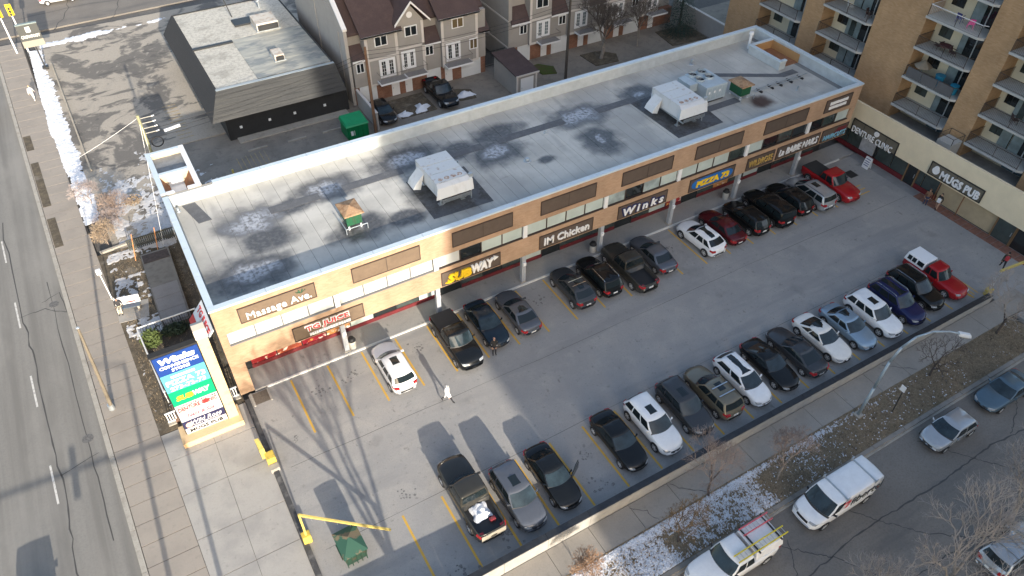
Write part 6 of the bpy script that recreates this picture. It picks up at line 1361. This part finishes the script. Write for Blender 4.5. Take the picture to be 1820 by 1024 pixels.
bare_tree(-4.9,58.4,2.6,1.1,'straw coloured twiggy bush by the sidewalk left of the slatted fence',24,twr,mat('twigs_straw',(.36,.28,.2),rough=.95,var=.3,scale=3),5,nb=4,r0=.04)
# leafy orange remains beside the bush
leafy('dry_shrub',-2.0,63.2,0,.9,.7,.4,320,.1,mat('dry_orange',(.26,.2,.14),rough=.9,var=.3,scale=4),'dry orange leaved shrub beside the reddish bush','shrub',31)
# spruce
t = thing('spruce_tree', (63.3,66.4,0), 'dark spruce at the end of the far townhouse row', 'tree'); MB().tube((63.3,66.4,0),(63.3,66.4,9),.18,.03).build('trunk', bkd, t)
r = random.Random(3); v = []; f = []
for i in range(5200):
    hh = r.random()**1.3; z_ = .4+8.4*hh; rad = (1-hh)*2.5*r.random()**.6; a = r.uniform(0,2*pi); p = Vector((63.3+rad*cos(a),66.4+rad*sin(a),z_-.25*rad)); d = Vector((cos(a),sin(a),-.35)); s = Vector((-sin(a),cos(a),0)); l = r.uniform(.12,.3); k = len(v)
    v += [(p-s*.05)[:],(p+s*.05)[:],(p+d*l)[:]]; f.append((k,k+1,k+2))
me = bpy.data.meshes.new('crown'); me.from_pydata(v,[],f); me.update(); ob('crown', me, mat('spruce_green',(.025,.05,.04),rough=.9,var=.4,scale=2), t)
struct('yard_bed', MB().prism([(42.8,65.6),(44.4,65.0),(44.9,66.5),(43.6,67.9),(42.6,67.8)],0,.14), layered('bed_grass',(.06,.085,.02),[(2,.45,.65,(.08,.06,.04),.9,(1,1,1))]))
struct('tree_bed', MB().prism([(49.4,64.3),(52.4,64.0),(53.2,65.6),(51.8,67.3),(49.2,67.4)],0,.1), dirt); struct('spruce_bed', MB().prism([(60.5,64),(65.6,63.6),(65.8,67.8),(61,68)],0,.1), dirt); struct('drive_bed', MB().prism([(31.9,64.9),(33.8,64.7),(34.1,66.6),(32.4,67.6)],0,.06), dirt); struct('front_bed', MB().prism([(24.9,64.6),(29.0,64.6),(29.0,68.6),(24.9,68.6)],0,.08), dirt)
# ------------------------------------------------------------ people
skin = mat('skin', (.45,.28,.2), rough=.6)
def person(x, y, heading, label, top, legs, hair, pose='stand', z=0, shoes=(.02,.02,.02), h=1.74, hood=None, bare_legs=False, long_top=False):
    t = thing('person', (x,y,z), label, 'person', rz=-radians(heading)); s = h/1.74
    J = {'pel':(0,0,.93),'bel':(0,.01,1.1),'che':(0,.0,1.32),'nek':(0,.01,1.49),'hd0':(0,.03,1.57),'hd1':(0,.02,1.7)}
    E = [('pel','bel'),('bel','che'),('che','nek'),('nek','hd0'),('hd0','hd1')]
    Rr = {'pel':(.155,.115),'bel':(.15,.11),'che':(.17,.12),'nek':(.058,.06),'hd0':(.078,.09),'hd1':(.07,.085)}
    st = {'stand':(0,.02,0,0),'walk':(.36,-.34,.3,-.3),'lean':(.05,-.02,.1,.1),'sit':(0,0,.1,.1)}[pose]
    for i,sg in enumerate((-1,1)):
        q = 'lr'[i]; sw = st[i]; arm = st[2+i]*-1
        hip = (sg*.09,0,.9)
        if pose == 'sit': kn, an, toe = (sg*.11,.42,.52-.0), (sg*.12,.46,.1), (sg*.13,.62,.04); hip = (sg*.09,0,.5)
        else: kn, an, toe = (sg*.1,sw*.5+.03,.5), (sg*.1,sw-.02 if sw >= 0 else sw-.08,.09+(.08 if sw < -.1 else 0)), (sg*.12,sw+.16 if sw >= 0 else sw+.06,.035)
        J.update({q+'h':hip,q+'k':kn,q+'a':an,q+'t':toe,q+'s':(sg*.19,0,1.42),q+'e':(sg*.25,arm*.45-.02,1.14),q+'w':(sg*.25,arm*.8+.1,.9)})
        if pose in ('stand','lean') and hood: J[q+'e'] = (sg*.24,.1,1.15); J[q+'w'] = (sg*.1,.24,1.12)
        E += [('pel',q+'h'),(q+'h',q+'k'),(q+'k',q+'a'),(q+'a',q+'t'),('che',q+'s'),(q+'s',q+'e'),(q+'e',q+'w')]
        Rr.update({q+'h':(.1,.1),q+'k':(.062,.065),q+'a':(.042,.045),q+'t':(.04,.03),q+'s':(.07,.07),q+'e':(.047,.047),q+'w':(.03,.032)})
        w = Vector(J[q+'w'])
        for k in range(5): # thumb and four fingers
            b = w+Vector((sg*(.02 if k == 0 else 0),.012*(k-2),-.05)); tip = w+Vector((sg*(.05 if k == 0 else -.005*k),.016*(k-2)+.01,-.1 if k == 0 else -.16+.01*abs(k-2)))
            J[q+'f%d'%k] = tip[:]; E.append((q+'w',q+'f%d'%k)); Rr[q+'f%d'%k] = (.009,.009)
    if pose == 'sit':
        dz = -.4
        for k in list(J):
            if k[1:] not in ('h','k','a','t') : J[k] = (J[k][0],J[k][1]+(.03 if J[k][2] > 1 else 0),J[k][2]+dz)
        J['pel'] = (0,0,.55)
    if hood: Rr['bel'] = (.2,.17); Rr['pel'] = (.21,.17)
    names = list(J); idx = {k:i for i,k in enumerate(names)}
    me = bpy.data.meshes.new('body'); me.from_pydata([Vector(J[k])*s for k in names],[(idx[a],idx[b]) for a,b in E],[]); me.update()
    o = bpy.data.objects.new('body', me); COL.objects.link(o)
    sk = o.modifiers.new('skin','SKIN'); sk.use_smooth_shade = True; lay = me.skin_vertices[0].data if len(me.skin_vertices) else None
    if lay is None:
        me.skin_vertices.new() if hasattr(me.skin_vertices,'new') else None; lay = me.skin_vertices[0].data
    for k,i in idx.items(): lay[i].radius = (Rr[k][0]*s,Rr[k][1]*s); lay[i].use_root = (k == 'pel')
    sb_ = o.modifiers.new('sub','SUBSURF'); sb_.levels = 1; sb_.render_levels = 1
    dg = bpy.context.evaluated_depsgraph_get(); me2 = bpy.data.meshes.new_from_object(o.evaluated_get(dg)); bpy.data.objects.remove(o); me2.materials.clear()
    mats_ = [mat('cloth_%.2f_%.2f_%.2f'%c,c,rough=.9,var=.12,scale=9) for c in (top,legs,shoes)]+[skin]
    for m_ in mats_: me2.materials.append(m_)
    hipz = (.97 if pose != 'sit' else .6)*s
    if long_top: hipz = .5*s
    for p in me2.polygons:
        c = p.center; nr = min(names, key=lambda k: (Vector(J[k])*s-c).length)
        k_ = 0
        if nr in ('hd0','hd1'): k_ = 3
        elif nr[1:2] == 'f' or (nr[1:] == 'w' and c.z < J[nr][2]*s-.02): k_ = 3
        elif nr[1:] in ('t',) or (nr[1:] == 'a' and c.z < .12): k_ = 2
        elif nr[1:] in ('h','k','a') or nr == 'pel': k_ = 1 if c.z < hipz else 0
        if k_ == 1 and bare_legs and c.z < .62*s: k_ = 3
        if hood and nr in ('hd0','hd1') and c.y < .07: k_ = 0
        p.material_index = k_; p.use_smooth = True
    ob('body', me2, None, t, False)
    hd = Vector(J['hd1'])*s
    if not hood:
        hv = []; hf = []
        for j in range(6):
            for i in range(12):
                a = 2*pi*i/12; e = (j/5)*1.75; rr = sin(e); hv.append((hd.x+.088*rr*cos(a),hd.y-.012+.105*rr*sin(a)-(.015 if j > 3 and sin(a) > 0 else 0),hd.z+.0+.1*cos(e)))
        for j in range(5):
            for i in range(12):
                if j > 2 and sin(2*pi*(i+.5)/12) > .35: continue
                hf.append((j*12+i,j*12+(i+1)%12,(j+1)*12+(i+1)%12,(j+1)*12+i))
        m2 = bpy.data.meshes.new('hair'); m2.from_pydata(hv,[],hf); m2.update(); ob('hair', m2, mat('hair_%.2f'%hair[0],hair,rough=.8), t, False)
    fc = MB()
    for sg in (-1,1): fc.box(hd.x+sg*.03-.01,hd.x+sg*.03+.01,hd.y+.075,hd.y+.09,hd.z-.045,hd.z-.035)
    fc.box(hd.x-.02,hd.x+.02,hd.y+.07,hd.y+.088,hd.z-.115,hd.z-.108); fc.build('facial_features', mat('face_dark',(.08,.04,.035),rough=.7), t, world=False)
    MB().hexa([(hd.x-.012,hd.y+.07,hd.z-.09),(hd.x+.012,hd.y+.07,hd.z-.09),(hd.x+.012,hd.y+.11,hd.z-.088),(hd.x-.012,hd.y+.11,hd.z-.088)],[(hd.x-.006,hd.y+.07,hd.z-.04),(hd.x+.006,hd.y+.07,hd.z-.04),(hd.x+.006,hd.y+.09,hd.z-.045),(hd.x-.006,hd.y+.09,hd.z-.045)]).build('nose', skin, t, world=False)
    return t
person(12.46,29.3,150,'person in a long white hooded coat walking across the sunny lot',(.66,.66,.66),(.03,.03,.035),(.1,.07,.05),'walk',hood=True,long_top=True,h=1.78)
person(17.35,31.45,200,'person in black jacket standing before the dark blue sedan',(.018,.018,.022),(.02,.02,.025),(.35,.2,.15),'stand')
person(60.2,27.7,60,'person in brown top and blue jeans standing by the pub wall',(.16,.09,.055),(.03,.045,.09),(.12,.07,.04),'lean')
person(60.55,26.75,-80,'person in black and white top with bare shins by the pub wall',(.02,.02,.022),(.2,.12,.08),(.03,.02,.02),'lean',bare_legs=True)
w5 = person(58.35,18.8,60,'person in dark green jacket striding right towards the lot entrance',(.05,.06,.035),(.015,.017,.022),(.01,.01,.01),'walk')
bgk = thing('red_backpack', (58.1,18.7,1.2), 'small red backpack on the walker in the green jacket', 'backpack'); B(57.93,58.23,18.52,18.8,1.15,1.55).build('pack', mat('pack_red',(.4,.04,.05),rough=.8), bgk, bevel=.06); MB().path([(58.0,18.75,1.5),(58.15,18.9,1.55),(58.25,18.85,1.3)],.02).build('strap', darkm, bgk)
person(-5.35,49.55,190,'person in dark jacket and cream trousers seated on the bus bench',(.025,.03,.045),(.6,.54,.42),(.05,.05,.06),'sit')
person(-7.75,87.3,10,'pedestrian in white walking up the avenue sidewalk',(.75,.72,.7),(.6,.58,.55),(.4,.3,.2),'walk')
t = thing('white_bag', (60.4,26.6,1.0), 'white paper bag held by the person in black and white by the pub', 'bag'); B(60.12,60.3,26.5,26.8,1.0,1.38).build('bag_body', whitem, t, bevel=.02); MB().path([(60.21,26.55,1.38),(60.21,26.65,1.5),(60.21,26.75,1.38)],.008).build('handle', whitem, t)
# ------------------------------------------------------------ buildings behind the viewpoint that shade the place
t = thing('apartment_tower', (62,-82,0), 'tall plain tower standing behind the viewpoint across the side street', 'building')
B(12.4,140,-96,-82,0,70).build('wall', mat('tower_concrete',(.4,.38,.36),rough=.9), t)
# leafless street tree just south of the lot whose shadow lies across it
bare_tree(4.0,5.2,11.5,.5,'tall bare tree below the frame shading the left of the lot',41,bark,twg,6,r0=.24,tmin=.02,tf=.42)
t = thing('steel_mast', (-4.6,14.6,0), 'signal mast below the frame with a long arm over the avenue', 'mast'); MB().tube((-4.6,14.6,0),(-4.6,14.6,6.8),.16,.12,10).build('pole', steel, t); MB().tube((-4.6,14.6,6.65),(-15.5,14.6,6.85),.11,.08,8).build('mast_arm', steel, t); B(-11.4,-11.0,14.4,14.8,6.1,7.35).build('signal_head', mat('signal_yellow',(.75,.5,.02)), t); B(-4.85,-4.35,14.35,14.85,0,.1).build('foot', kerbm, t)
t = thing('steel_mast', (-7.15,14.4,0), 'tall lamp mast below the frame at the avenue kerb', 'mast'); MB().tube((-7.15,14.4,0),(-7.15,14.4,9.4),.17,.12,10).build('pole', steel, t); MB().tube((-7.15,14.4,9.3),(-9.4,14.4,9.7),.06,.05,8).build('mast_arm', steel, t); B(-7.4,-6.9,14.15,14.65,0,.1).build('foot', kerbm, t)
t = thing('street_pole', (-7.52,40.03,0), 'plain beige wooden pole at the avenue kerb left of the pylon', 'pole'); MB().tube((-7.52,40.03,0),(-6.84,39.65,8.0),.13,.075,10).build('pole', layered('pole_beige',(.18,.155,.12),[(4,.4,.7,(.12,.105,.08),.8,(4,4,.3))]), t); MB().tube((-6.84,39.65,8.0),(-6.83,39.65,8.06),.12,.06,10).build('cap', steel, t); MB().tube((-7.52,40.03,0),(-7.52,40.03,.5),.2,.19,10).build('foot_band', steel, t)
